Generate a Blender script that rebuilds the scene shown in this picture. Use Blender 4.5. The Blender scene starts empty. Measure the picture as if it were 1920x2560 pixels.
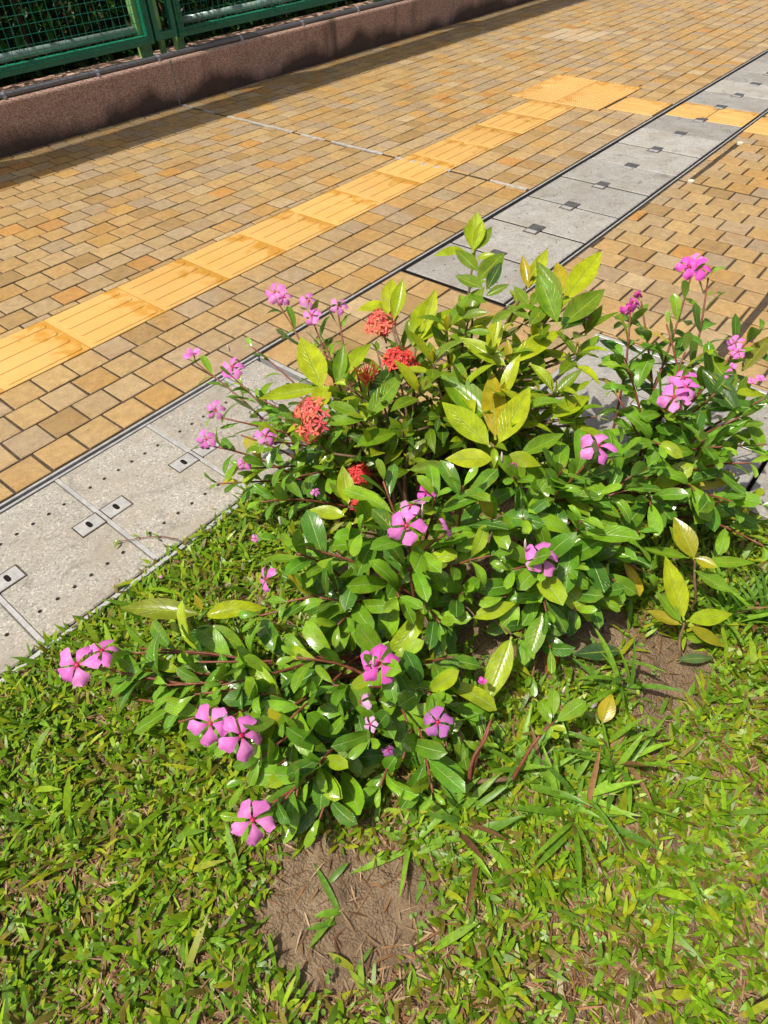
import bpy, bmesh, math, random
import numpy as np
from mathutils import Vector, Matrix
from mathutils.geometry import delaunay_2d_cdt

random.seed(7)
rng = np.random.default_rng(7)
R_ = math.radians

# ------------------------------------------------------------------ camera
CAM = np.array([-0.7815, -1.9413, 1.1136])
FPX, PITCH, ROLL, YAW = 1600.0, .805, -.043, .723
_F = np.array([math.cos(YAW)*math.cos(PITCH), math.sin(YAW)*math.cos(PITCH), -math.sin(PITCH)])
_R = np.cross(_F, [0, 0, 1]); _R /= np.linalg.norm(_R)
_U = np.cross(_R, _F)
_R, _U = _R*math.cos(ROLL)+_U*math.sin(ROLL), -_R*math.sin(ROLL)+_U*math.cos(ROLL)
sc = bpy.context.scene
col = sc.collection
cd = bpy.data.cameras.new('camera'); cam = bpy.data.objects.new('camera', cd); col.objects.link(cam)
cd.sensor_fit = 'VERTICAL'; cd.sensor_height = 24.0; cd.lens = 24.0*FPX/2560.0
cd.clip_start = .02; cd.clip_end = 600
M = Matrix.Identity(4)
for i in range(3):
    M[i][0] = _R[i]; M[i][1] = _U[i]; M[i][2] = -_F[i]; M[i][3] = CAM[i]
cam.matrix_world = M
sc.camera = cam

# ------------------------------------------------------------------ light
ZEN = R_(27); AX, AY = .93, -.36            # the way the light travels, seen from above
sun_to = Vector((-AX*math.sin(ZEN), -AY*math.sin(ZEN), math.cos(ZEN)))
w = bpy.data.worlds.new('World'); sc.world = w; w.use_nodes = True
nt = w.node_tree; nt.nodes.clear()
wo = nt.nodes.new('ShaderNodeOutputWorld'); bg = nt.nodes.new('ShaderNodeBackground')
sky = nt.nodes.new('ShaderNodeTexSky'); sky.sky_type = 'NISHITA'; sky.sun_disc = False
sky.sun_elevation = math.pi/2-ZEN; sky.sun_rotation = math.atan2(sun_to.x, sun_to.y)
sky.dust_density = 6.0; sky.ozone_density = .4; sky.air_density = .8
bg.inputs['Strength'].default_value = .09
nt.links.new(sky.outputs[0], bg.inputs[0]); nt.links.new(bg.outputs[0], wo.inputs[0])
sd = bpy.data.lights.new('sun', 'SUN'); sd.energy = 4.6; sd.angle = R_(.55); sd.color = (1, .93, .82)
so = bpy.data.objects.new('sun', sd); col.objects.link(so)
so.rotation_euler = sun_to.to_track_quat('Z', 'Y').to_euler(); so.location = (0, 0, 6)
vs = sc.view_settings
vs.view_transform = 'Standard'; vs.look = 'None'; vs.gamma = 1; vs.use_curve_mapping = False
vs.exposure = 0.18


# ------------------------------------------------------------------ helpers
def ray(x, y): return _F + _R*(x-960)/FPX - _U*(y-1280)/FPX
def at(x, y, z=0.0):
    d = ray(x, y); t = (z-CAM[2])/d[2]; p = CAM+d*t
    return Vector(p)
def ov(x, y, z=0.0): return at(x*1.1573, y*1.1573, z)
def pr(p):
    d = np.asarray(p, float)-CAM; dd = d@_F
    return 960+FPX*(d@_R)/dd, 1280-FPX*(d@_U)/dd, dd
def tag(o, label=None, cat=None, group=None, kind=None):
    if label: o['label'] = label
    if cat: o['category'] = cat
    if group: o['group'] = group
    if kind: o['kind'] = kind
    return o
def new_obj(name, data, parent=None, mat=None):
    o = bpy.data.objects.new(name, data); col.objects.link(o)
    if parent is not None: o.parent = parent
    if mat is not None and data is not None and len(data.materials) == 0: data.materials.append(mat)
    return o
def empty(name, loc=(0, 0, 0)):
    o = bpy.data.objects.new(name, None); col.objects.link(o); o.location = loc; o.empty_display_size = .05
    return o
def origin(o):
    """world origin of an unrotated parent chain"""
    v = Vector((0, 0, 0))
    while o is not None:
        v += o.location; o = o.parent
    return v
def mesh(name, v, f, mat=None, smooth=False, uv=None, colr=None, off=None):
    me = bpy.data.meshes.new(name)
    v = np.asarray(v, float)
    if off is not None: v = v-np.asarray(off)
    me.from_pydata(v.tolist(), [], f); me.update()
    if mat is not None: me.materials.append(mat)
    if smooth: me.polygons.foreach_set('use_smooth', [True]*len(me.polygons))
    if uv is not None:
        uvl = me.uv_layers.new(name='UVMap'); uv = np.asarray(uv)
        idx = np.zeros(len(me.loops), int); me.loops.foreach_get('vertex_index', idx)
        uvl.data.foreach_set('uv', uv[idx].ravel())
    if colr is not None:
        a = me.color_attributes.new('tint', 'FLOAT_COLOR', 'POINT')
        c = np.ones((len(v), 4)); c[:, :3] = colr; a.data.foreach_set('color', c.ravel())
    return me
class MB:
    def __init__(s): s.v = []; s.f = []; s.c = []
    def add(s, v, f, c=None):
        n = len(s.v); s.v += [tuple(p) for p in v]; s.f += [tuple(i+n for i in q) for q in f]
        if c is not None: s.c += [tuple(c)]*len(v)
    def box(s, a, b, c=None, bev=0.0):
        (x0, y0, z0), (x1, y1, z1) = a, b
        if bev <= 0:
            s.add([(x0,y0,z0),(x1,y0,z0),(x1,y1,z0),(x0,y1,z0),(x0,y0,z1),(x1,y0,z1),(x1,y1,z1),(x0,y1,z1)],
                  [(0,3,2,1),(4,5,6,7),(0,1,5,4),(1,2,6,5),(2,3,7,6),(3,0,4,7)], c)
        else:
            k = bev
            s.add([(x0,y0,z0),(x1,y0,z0),(x1,y1,z0),(x0,y1,z0),(x0,y0,z1-k),(x1,y0,z1-k),(x1,y1,z1-k),(x0,y1,z1-k),
                   (x0+k,y0+k,z1),(x1-k,y0+k,z1),(x1-k,y1-k,z1),(x0+k,y1-k,z1)],
                  [(0,3,2,1),(0,1,5,4),(1,2,6,5),(2,3,7,6),(3,0,4,7),(4,5,9,8),(5,6,10,9),(6,7,11,10),(7,4,8,11),(8,9,10,11)], c)
    def tube(s, pts, rad, n=8, c=None, cap=True):
        pts = [Vector(p) for p in pts]; m = len(pts)
        rad = rad if hasattr(rad, '__len__') else [rad]*m
        v = []; f = []; ref = None
        for i, p in enumerate(pts):
            t = (pts[min(i+1, m-1)]-pts[max(i-1, 0)]).normalized()
            if ref is None: ref = t.orthogonal().normalized()
            ref = (ref-t*ref.dot(t)).normalized(); b = t.cross(ref)
            for k in range(n):
                a = 2*math.pi*k/n; v.append(p+(ref*math.cos(a)+b*math.sin(a))*rad[i])
        for i in range(m-1):
            for k in range(n):
                f.append((i*n+k, i*n+(k+1) % n, (i+1)*n+(k+1) % n, (i+1)*n+k))
        if cap: f += [tuple(range(n))[::-1], tuple((m-1)*n+k for k in range(n))]
        s.add(v, f, c)
    def build(s, name, mat, parent=None, smooth=False):
        off = origin(parent) if parent is not None else None
        me = mesh(name, s.v, s.f, mat, smooth, colr=np.array(s.c) if s.c else None, off=off)
        return new_obj(name, me, parent)

# value noise for shapes
_P = rng.random((64, 64))
def vnoise(x, y, s):
    x = np.asarray(x)*s+31.7; y = np.asarray(y)*s+17.3
    xi = np.floor(x).astype(int); yi = np.floor(y).astype(int); fx = x-xi; fy = y-yi
    fx = fx*fx*(3-2*fx); fy = fy*fy*(3-2*fy); g = lambda a, b: _P[a % 64, b % 64]
    return (g(xi, yi)*(1-fx)+g(xi+1, yi)*fx)*(1-fy)+(g(xi, yi+1)*(1-fx)+g(xi+1, yi+1)*fx)*fy

# ------------------------------------------------------------------ materials
class Nodes:
    def __init__(s, name):
        s.m = bpy.data.materials.new(name); s.m.use_nodes = True; s.t = s.m.node_tree; s.t.nodes.clear()
        s.out = s.n('OutputMaterial')
    def n(s, typ, **kw):
        nd = s.t.nodes.new('ShaderNode'+typ)
        for k, v in kw.items(): setattr(nd, k, v)
        return nd
    def put(s, sock, val):
        if isinstance(val, bpy.types.NodeSocket): s.t.links.new(val, sock)
        elif val is not None:
            if isinstance(val, (tuple, list)) and len(val) == 3 and len(sock.default_value) == 4: val = (*val, 1)
            sock.default_value = val
    def coord(s, which='Object'): return s.n('TexCoord').outputs[which]
    def pos(s): return s.n('NewGeometry').outputs['Position']
    def noise(s, vec, scale, detail=4, rough=.55, out=0, dist=0.0):
        nd = s.n('TexNoise'); s.put(nd.inputs['Vector'], vec); nd.inputs['Scale'].default_value = scale
        nd.inputs['Detail'].default_value = detail; nd.inputs['Roughness'].default_value = rough; nd.inputs['Distortion'].default_value = dist
        return nd.outputs[out]
    def voronoi(s, vec, scale, feature='F1', out='Distance', rnd=1.0):
        nd = s.n('TexVoronoi', feature=feature); s.put(nd.inputs['Vector'], vec); nd.inputs['Scale'].default_value = scale
        nd.inputs['Randomness'].default_value = rnd
        return nd.outputs[out]
    def ramp(s, fac, stops, interp='LINEAR'):
        nd = s.n('ValToRGB'); cr = nd.color_ramp; cr.interpolation = interp
        while len(cr.elements) < len(stops): cr.elements.new(.5)
        for e, (p, c) in zip(cr.elements, stops):
            e.position = p; e.color = (*c, 1) if hasattr(c, '__len__') else (c, c, c, 1)
        s.put(nd.inputs[0], fac); return nd.outputs[0]
    def mix(s, fac, a, b, mode='MIX'):
        nd = s.n('Mix', data_type='RGBA', blend_type=mode)
        s.put(nd.inputs[0], fac); s.put(nd.inputs[6], a); s.put(nd.inputs[7], b); return nd.outputs[2]
    def math(s, op, a, b=None, c=None):
        nd = s.n('Math', operation=op)
        s.put(nd.inputs[0], a)
        if b is not None: s.put(nd.inputs[1], b)
        if c is not None: s.put(nd.inputs[2], c)
        return nd.outputs[0]
    def sep(s, vec):
        nd = s.n('SeparateXYZ'); s.put(nd.inputs[0], vec); return nd.outputs
    def mapping(s, vec, scale=(1, 1, 1), rot=(0, 0, 0)):
        nd = s.n('Mapping'); s.put(nd.inputs[0], vec); nd.inputs['Scale'].default_value = scale; nd.inputs['Rotation'].default_value = rot
        return nd.outputs[0]
    def bump(s, h, strength=.3, dist=.01, nrm=None):
        nd = s.n('Bump'); s.put(nd.inputs['Height'], h); nd.inputs['Strength'].default_value = strength; nd.inputs['Distance'].default_value = dist
        if nrm is not None: s.put(nd.inputs['Normal'], nrm)
        return nd.outputs[0]
    def bsdf(s, base, rough=.6, spec=.5, nrm=None, metal=0.0, coat=None):
        b = s.n('BsdfPrincipled'); s.put(b.inputs['Base Color'], base); s.put(b.inputs['Roughness'], rough)
        s.put(b.inputs['Specular IOR Level'], spec); s.put(b.inputs['Metallic'], metal)
        if nrm is not None: s.put(b.inputs['Normal'], nrm)
        if coat is not None: s.put(b.inputs['Coat Weight'], coat); b.inputs['Coat Roughness'].default_value = .12
        return b.outputs[0]
    def done(s, shader): s.t.links.new(shader, s.out.inputs[0]); return s.m

def paver_mat(name, from_attr):
    k = Nodes(name); p = k.pos()
    if from_attr:
        a = k.n('Attribute', attribute_name='tint'); c = a.outputs['Color']
    else: c = k.n('ObjectInfo').outputs['Color']
    fine = k.noise(p, 420, 3, .7)
    grit = k.noise(p, 150, 3, .65)
    c = k.mix(1.0, c, k.ramp(fine, [(.25, .62), (.75, 1.32)]), 'MULTIPLY')
    c = k.mix(k.ramp(grit, [(.55, 0.0), (.72, .45)]), c, (.17, .11, .05))
    big = k.noise(p, 5.5, 4, .6)
    c = k.mix(k.ramp(big, [(.5, 0.0), (.72, .42)]), c, (.30, .15, .035))
    grey = k.noise(p, 2.3, 4, .6)
    c = k.mix(k.ramp(grey, [(.52, 0.0), (.7, .30)]), c, (.27, .20, .12))
    mot = k.noise(p, 34, 5, .7)
    c = k.mix(1.0, c, k.ramp(mot, [(.3, .78), (.7, 1.18)]), 'MULTIPLY')
    spot = k.voronoi(p, 19, out='Distance')
    c = k.mix(k.ramp(spot, [(.03, .55), (.09, 0.0)]), c, (.12, .085, .05))
    h = k.math('ADD', fine, k.math('MULTIPLY', grit, .8))
    r = k.ramp(k.noise(p, 9, 4, .6), [(.35, .48), (.7, .78)])
    return k.done(k.bsdf(c, r, .45, k.bump(h, .45, .004)))

def simple_mat(name, c, rough=.6, spec=.5, metal=0.0, var=.25, scale=30, bump=.15, bscale=150):
    k = Nodes(name); p = k.pos()
    cc = k.mix(1.0, c, k.ramp(k.noise(p, scale, 5, .6), [(.25, 1-var), (.75, 1+var)]), 'MULTIPLY')
    return k.done(k.bsdf(cc, rough, spec, k.bump(k.noise(p, bscale, 3), bump, .002), metal))

def concrete_mat(name, base, dark, warm, speck=1.0):
    k = Nodes(name); p = k.pos()
    rnd = k.n('ObjectInfo').outputs['Color']
    ag = k.voronoi(p, 260, out='Color'); fine = k.noise(p, 300, 4, .7)
    c = k.mix(1.0, base, k.ramp(fine, [(.25, .62), (.5, 1.0), (.78, 1.28)]), 'MULTIPLY')
    sp = k.sep(ag)[0]
    c = k.mix(k.ramp(sp, [(.74, 0.0), (.92, .55*speck)]), c, dark)
    c = k.mix(k.ramp(k.sep(ag)[1], [(.80, 0.0), (.95, .5*speck)]), c, (.62, .57, .48))
    c = k.mix(k.ramp(k.noise(p, 7, 5, .65), [(.44, 0.0), (.68, .75)]), c, warm)
    c = k.mix(k.ramp(k.noise(p, 17, 5, .65, dist=.6), [(.54, 0.0), (.74, .65)]), c, dark)
    c = k.mix(1.0, c, rnd, 'MULTIPLY')
    r = k.ramp(k.noise(p, 12, 4), [(.3, .5), (.7, .8)])
    return k.done(k.bsdf(c, r, .4, k.bump(k.math('ADD', fine, sp), .35, .003)))

def tactile_mat(name):
    k = Nodes(name); p = k.pos(); o = k.coord('Object'); s = k.sep(o)
    base = k.ramp(k.noise(p, 3.5, 3), [(.3, (.54, .315, .085)), (.7, (.60, .37, .12))])
    wet = k.noise(p, 14, 4, .6, dist=.4)
    end = k.math('MULTIPLY_ADD', s[0], 1.9, wet)          # water stands towards the low end of each tile
    wf = k.ramp(end, [(.62, 0.0), (.76, .8)])
    c = k.mix(wf, base, (.45, .215, .024))
    c = k.mix(k.ramp(k.noise(p, 60, 5, .75), [(.55, 0.0), (.8, .4)]), c, (.36, .23, .09))
    c = k.mix(k.ramp(k.noise(p, 8, 5, .7), [(.5, 0.0), (.75, .35)]), c, (.42, .28, .12))
    c = k.mix(1.0, c, k.ramp(k.n('ObjectInfo').outputs['Random'], [(.0, .90), (1.0, 1.06)]), 'MULTIPLY')
    r = k.ramp(wf, [(.0, .5), (1.0, .22)])
    return k.done(k.bsdf(c, r, .5, k.bump(k.noise(p, 350, 3), .12, .002)))

def wall_mat(name):
    k = Nodes(name); p = k.pos(); s = k.sep(p)
    ag = k.voronoi(p, 210, out='Color'); v = k.sep(ag)[0]
    c = k.ramp(v, [(.0, (.34, .18, .125)), (.45, (.58, .36, .26)), (.8, (.70, .47, .36)), (1.0, (.78, .60, .48))])
    c = k.mix(1.0, c, k.ramp(k.noise(p, 340, 3, .7), [(.3, .75), (.7, 1.2)]), 'MULTIPLY')
    n1 = k.noise(k.mapping(p, (1.3, 1.3, .5)), 2.4, 3, .5)
    # damp rising from the foot and runs of algae down the joints
    foot = k.math('ADD', k.math('MULTIPLY', s[2], -5.0), k.math('MULTIPLY', n1, 1.5))
    c = k.mix(k.ramp(foot, [(.14, 0.0), (.55, .88)]), c, (.05, .033, .026))
    run = k.noise(k.mapping(p, (1, 1, .12)), 4.2, 4, .6)
    c = k.mix(k.ramp(run, [(.54, 0.0), (.68, .72)]), c, (.07, .055, .032))
    c = k.mix(k.ramp(k.noise(p, 6, 4), [(.55, 0.0), (.75, .3)]), c, (.17, .14, .08))
    return k.done(k.bsdf(c, .72, .4, k.bump(v, .3, .003)))

def leaf_mat(name, gloss, transl, drops, vein):
    k = Nodes(name)
    uv = k.n('UVMap').outputs[0]; u = k.sep(uv); p = k.pos()
    oi = k.n('ObjectInfo'); c = oi.outputs['Color']
    c = k.mix(1.0, c, k.ramp(k.noise(p, 38, 4, .6), [(.28, .72), (.72, 1.28)]), 'MULTIPLY')
    du = k.math('ABSOLUTE', k.math('SUBTRACT', u[0], .5))
    # side veins: slanted stripes away from the midrib
    st = k.math('SINE', k.math('MULTIPLY', k.math('SUBTRACT', u[1], k.math('MULTIPLY', du, .55)), 62))
    sv = k.ramp(st, [(.80, 0.0), (1.0, 1.0)])
    lighter = k.mix(.6, c, vein)
    c = k.mix(k.math('MULTIPLY', sv, .20), c, lighter)
    c = k.mix(k.ramp(du, [(.014, .95), (.036, 0.0)]), c, vein)
    edge = k.math('MULTIPLY', k.ramp(du, [(.36, 0.0), (.5, 1.0)]), k.ramp(k.noise(p, 55, 3, .6), [(.52, 0.0), (.66, .75)]))
    c = k.mix(edge, c, (.26, .19, .03))
    # blemishes
    c = k.mix(k.ramp(k.noise(p, 95, 3, .7), [(.70, 0.0), (.78, .55)]), c, (.16, .13, .03))
    c = k.mix(k.ramp(k.noise(p, 24, 3, .6), [(.55, 0.0), (.8, .45)]), c, (.34, .38, .02))
    geo = k.n('NewGeometry')
    c = k.mix(k.math('MULTIPLY', geo.outputs['Backfacing'], .45), c, (.16, .24, .07))
    dv = k.voronoi(uv_scaled(k, uv), 1.0, rnd=1.0)
    dm = k.ramp(dv, [(.10, 1.0), (.19, 0.0)])
    keep = k.ramp(k.noise(p, 60, 2), [(.42, 0.0), (.55, 1.0)])
    h = k.math('ADD', k.math('MULTIPLY', k.math('MULTIPLY', dm, keep), drops), k.math('MULTIPLY', sv, -.25))
    h = k.math('ADD', h, k.math('MULTIPLY', k.ramp(du, [(.0, .0), (.05, 1.0)]), .5))
    rg = k.ramp(k.noise(p, 45, 3), [(.3, gloss*.8), (.75, gloss*1.45)])
    nrm = k.bump(h, .5, .0035)
    b = k.bsdf(c, rg, .5, nrm)
    tr = k.n('BsdfTranslucent'); k.put(tr.inputs[0], k.mix(1.0, c, (1.25, 1.35, .45), 'MULTIPLY')); k.put(tr.inputs['Normal'], nrm)
    mx = k.n('MixShader'); mx.inputs[0].default_value = transl
    k.t.links.new(b, mx.inputs[1]); k.t.links.new(tr.outputs[0], mx.inputs[2])
    return k.done(mx.outputs[0])
def uv_scaled(k, uv): return k.mapping(uv, (9, 20, 1))

def petal_mat(name, eye):
    k = Nodes(name)
    uv = k.n('UVMap').outputs[0]; u = k.sep(uv); p = k.pos(); c = k.n('ObjectInfo').outputs['Color']
    st = k.noise(k.mapping(uv, (26, 2.5, 1)), 1.0, 3)
    c = k.mix(1.0, c, k.ramp(st, [(.3, .86), (.7, 1.1)]), 'MULTIPLY')
    c = k.mix(k.ramp(u[1], [(.02, .85), (.07, .4), (.30, 0.0)]), c, eye)
    b = k.bsdf(c, .45, .35, k.bump(st, .2, .001))
    tr = k.n('BsdfTranslucent'); k.put(tr.inputs[0], c)
    mx = k.n('MixShader'); mx.inputs[0].default_value = .38
    k.t.links.new(b, mx.inputs[1]); k.t.links.new(tr.outputs[0], mx.inputs[2])
    return k.done(mx.outputs[0])

def blade_mat(name, transl=.3, rough=.38):
    k = Nodes(name); p = k.pos()
    c = k.n('Attribute', attribute_name='tint').outputs['Color']
    c = k.mix(1.0, c, k.ramp(k.noise(p, 120, 3), [(.3, .75), (.7, 1.2)]), 'MULTIPLY')
    b = k.bsdf(c, rough, .3)
    tr = k.n('BsdfTranslucent'); k.put(tr.inputs[0], k.mix(1.0, c, (1.2, 1.3, .5), 'MULTIPLY'))
    mx = k.n('MixShader'); mx.inputs[0].default_value = transl
    k.t.links.new(b, mx.inputs[1]); k.t.links.new(tr.outputs[0], mx.inputs[2])
    return k.done(mx.outputs[0])

def soil_mat(name):
    k = Nodes(name); p = k.pos()
    c = k.ramp(k.noise(p, 26, 8, .7), [(.25, (.10, .066, .038)), (.5, (.235, .168, .102)), (.75, (.36, .272, .175))])
    c = k.mix(k.ramp(k.noise(p, 7, 4), [(.5, 0.0), (.75, .5)]), c, (.13, .08, .045))
    v = k.voronoi(p, 230)
    c = k.mix(k.ramp(v, [(.12, .5), (.3, 0.0)]), c, (.36, .25, .15))
    h = k.math('ADD', k.noise(p, 95, 8, .75), k.math('MULTIPLY', v, .6))
    return k.done(k.bsdf(c, .85, .25, k.bump(h, .8, .012)))

MAT = dict(
    paver=paver_mat('paver_single', False), paver_j=paver_mat('paver_joined', True),
    tactile=tactile_mat('yellow_tactile'),
    cover_a=concrete_mat('washed_concrete', (.315, .30, .268), (.11, .10, .088), (.26, .228, .178)),
    cover_b=concrete_mat('cast_concrete', (.32, .315, .295), (.11, .105, .095), (.25, .225, .185), .9),
    steel=simple_mat('galvanised_steel', (.40, .40, .39), .45, .5, .25, .25, 40, .1),
    steel_dark=simple_mat('dull_steel', (.09, .09, .088), .5, .5, .2, .4, 40, .1),
    slot=simple_mat('dark_gap', (.012, .011, .01), .9, .1),
    joint=simple_mat('joint_sand', (.062, .047, .032), .95, .15, 0, .5, 60, .6, 400),
    mortar=simple_mat('grey_mortar', (.36, .34, .31), .8, .3, 0, .3, 40, .5, 200),
    wall=wall_mat('washed_pink_granite'),
    cream=simple_mat('cream_cap', (.62, .56, .42), .5, .4, 0, .2, 50, .1),
    green=simple_mat('green_paint', (.007, .185, .105), .38, .5, 0, .25, 20, .08),
    green_sunlit=simple_mat('sunlit_green', (.20, .42, .15), .45, .4, 0, .3, 12, .1),  # post green with the sun on its side faces put into the colour
    tube=simple_mat('grey_green_paint', (.28, .40, .36), .3, .5, .2, .2, 25, .06),
    wire=simple_mat('wire_green', (.008, .19, .12), .35, .5),
    pipe=simple_mat('grey_conduit', (.20, .205, .215), .42, .5, .2, .2, 30, .08),
    clip=simple_mat('pale_clip', (.45, .44, .50), .4, .5, .3),
    soil=soil_mat('damp_soil'), earth=simple_mat('earth', (.10, .075, .045), .9, .2, 0, .4, 3, .5, 40),
    peri=leaf_mat('periwinkle_leaf', .21, .26, 1.0, (.30, .44, .13)),
    ixo=leaf_mat('ixora_leaf', .23, .38, .8, (.34, .44, .05)),
    petal=petal_mat('periwinkle_petal', (.55, .008, .16)), ixpetal=petal_mat('ixora_petal', (.75, .05, .02)),
    blade=blade_mat('grass_blade'), dry=blade_mat('dry_blade', .12, .6), weed=blade_mat('weed_leaf', .3, .45),
    stem=simple_mat('red_brown_stem', (.17, .055, .03), .5, .4, 0, .45, 60, .3, 200),
    stem_green=simple_mat('green_stem', (.17, .16, .03), .45, .4, 0, .4, 60, .2, 200),
    bark=simple_mat('grey_brown_bark', (.16, .10, .06), .75, .3, 0, .45, 70, .5, 160),
    eye=simple_mat('flower_eye', (.40, .006, .07), .5, .3), bud=simple_mat('pale_bud', (.62, .52, .46), .5, .3, 0, .2),
    hedge=blade_mat('hedge_leaf', .2, .4), dead=simple_mat('dead_leaf', (.19, .075, .028), .7, .3, 0, .5, 60, .4),
)

# ================================================================== SETTING
YL, YR = -.47, -.93            # drain channel, left and right edge
XB0, XA1 = 1.05, .30           # start of the far covers, end of the near covers
XC0, XC1, YC = .56, 1.05, -1.28  # side channel
WY = 2.117                     # front of the low wall
JX = 2.01                      # expansion joint

g = MB(); g.add([(-150, -150, -.12), (150, -150, -.12), (150, 150, -.12), (-150, 150, -.12)], [(0, 1, 2, 3)])
tag(g.build('ground', MAT['earth']), kind='structure')

# ---- paving beds and pavers
PAL = [((.375, .245, .100), 6), ((.355, .255, .130), 6), ((.395, .27, .115), 6), ((.33, .245, .145), 5), ((.40, .24, .075), 3),
       ((.41, .215, .060), .8), ((.31, .20, .078), 2), ((.41, .305, .165), 1.5)]
_pc = [p[0] for p in PAL]; _pw = np.array([p[1] for p in PAL]); _pw = _pw/_pw.sum()
def paver_colour(x, y):
    c = np.array(_pc[rng.choice(len(PAL), p=_pw)])*rng.uniform(.91, 1.09)
    if 4.95 < x < 5.35 and .75 < y < 1.15: c = c*.5+np.array([.26, .22, .16])
    return c
def subtract(rects, ex):
    out = []
    for (a, b, c, d) in rects:
        e0, e1, e2, e3 = ex
        if e0 >= b or e1 <= a or e2 >= d or e3 <= c: out.append((a, b, c, d)); continue
        if a < e0: out.append((a, e0, c, d))
        if b > e1: out.append((e1, b, c, d))
        m0, m1 = max(a, e0), min(b, e1)
        if c < e2: out.append((m0, m1, c, e2))
        if d > e3: out.append((m0, m1, e3, d))
    return out
def paver_geo(w_, l_, z, jit=.0012):
    gp = .0038; bv = .0022
    a, b = w_/2-gp, l_/2-gp
    j = lambda: random.uniform(-jit, jit)
    o = [(-a+j(), -b+j()), (a+j(), -b+j()), (a+j(), b+j()), (-a+j(), b+j())]
    v = [(x, y, -.035) for x, y in o]+[(x, y, z-bv*.8) for x, y in o]
    v += [(x-math.copysign(bv, x), y-math.copysign(bv, y), z) for x, y in o]
    f = [(0,1,5,4),(1,2,6,5),(2,3,7,6),(3,0,4,7),(4,5,9,8),(5,6,10,9),(6,7,11,10),(7,4,8,11),(8,9,10,11)]
    return v, f
def pave(name, cells, bed, label=None):
    b = MB()
    for (x0, x1, y0, y1) in bed: b.box((x0, y0, -.06), (x1, y1, -.0048))
    root = b.build(name, MAT['joint']); tag(root, kind='structure')
    scored = []
    for (x0, x1, y0, y1) in cells:
        if x1-x0 < .014 or y1-y0 < .014: continue
        cx, cy = (x0+x1)/2, (y0+y1)/2
        px, py, d = pr((cx, cy, 0))
        inside = d > .1 and -30 < px < 1950 and -20 < py < 2580
        scored.append(((x1-x0)*(y1-y0)/d**3 if inside else 0.0, x0, x1, y0, y1))
    scored.sort(key=lambda q: -q[0])
    var = {}
    rest = MB()
    for i, (sco, x0, x1, y0, y1) in enumerate(scored):
        cx, cy = (x0+x1)/2, (y0+y1)/2; c = paver_colour(cx, cy)
        z = random.uniform(-.0012, .0012)
        if i < 300 and sco > 0:
            key = (round(x1-x0, 3), round(y1-y0, 3), random.randrange(3))
            if key not in var:
                v, f = paver_geo(x1-x0, y1-y0, 0); var[key] = mesh('paver', v, f, MAT['paver'])
            o = new_obj('paver', var[key], root); o.location = (cx, cy, z)
            o.rotation_euler = (random.uniform(-.006, .006), random.uniform(-.006, .006), random.uniform(-.006, .006))
            o.color = (*c, 1)
        else:
            v, f = paver_geo(x1-x0, y1-y0, z); rest.add([(p[0]+cx, p[1]+cy, p[2]) for p in v], f, c)
    if rest.v: tag(rest.build('paver_field', MAT['paver_j'], root), kind='stuff')
    return root

cells = []; ex = [(-3, 3.313, 0, .3), (3.312, 3.912, -.142, .462), (3.38, 3.68, -.48, -.13), (JX-.008, JX+.008, -.48, WY)]
y = YL+.02; PW = .1125; i = 0
while y < WY:
    y1 = min(y+PW, WY); x = -2.0+(.054 if i % 2 else 0)+random.uniform(-.012, .012)
    while x < 8.4:
        ln = .108+random.uniform(-.0025, .0025); rs = [(x, x+ln, y, y1)]
        for e in ex: rs = subtract(rs, e)
        cells += rs; x += ln
    y = y1; i += 1; PW = .108 if y > .33 else .1125
pave('pavement', cells, [(-2, 8.4, YL+.012, WY+.01)])

cells = []; ex = [(-1, XC1+.02, -4, YC+.003), (3.38, 3.68, -1.35, YR), (-1, 9, -1.632, -1.615), (2.50, 2.512, -2, -.985), (2.5, 3.2, -1.0, -.985), (3.19, 3.2, -2, -.985)]
x = XA1+.015; i = 0
while x < 8.0:
    x1 = x+.110; yy = YR-.015+(.055 if i % 2 else 0)+random.uniform(-.01, .01)
    while yy > -3.2:
        ln = .110+random.uniform(-.002, .002); rs = [(x, x1, yy-ln, min(yy, YR-.015))]
        for e in ex: rs = subtract(rs, e)
        cells += rs; yy -= ln
    x = x1; i += 1
# the paved lid in the channel between the two runs of covers
x = XA1+.02
while x < XB0-.05:
    yy = YL-.004
    while yy > YR:
        cells.append((x, min(x+.119, XB0-.01), max(yy-.1175, YR-.012), yy)); yy -= .1175
    x += .119
pave('side_pavement', cells, [(XA1+.01, 8.2, YC+.017, YR-.01), (XC1+.017, 8.2, -3.3, YC+.017), (XA1+.019, XB0-.008, YR-.0095, YL-.003)])

# ---- expansion joint: lumpy mortar
b = MB(); ys = np.arange(-.44, WY, .018); prev = None
for q, yv in enumerate(ys):
    n = vnoise(yv, 3.3, 9)
    if n < .36: continue
    hw = .0045+.007*vnoise(yv, 8.1, 30)+.004*n; dx = (vnoise(yv, 1.2, 14)-.5)*.008
    zt = .0015+.003*vnoise(yv, 5, 40)
    b.box((JX+dx-hw, yv, -.01), (JX+dx+hw, yv+.0178, zt), bev=.0012)
tag(b.build('expansion_joint', MAT['mortar']), kind='structure')

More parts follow.
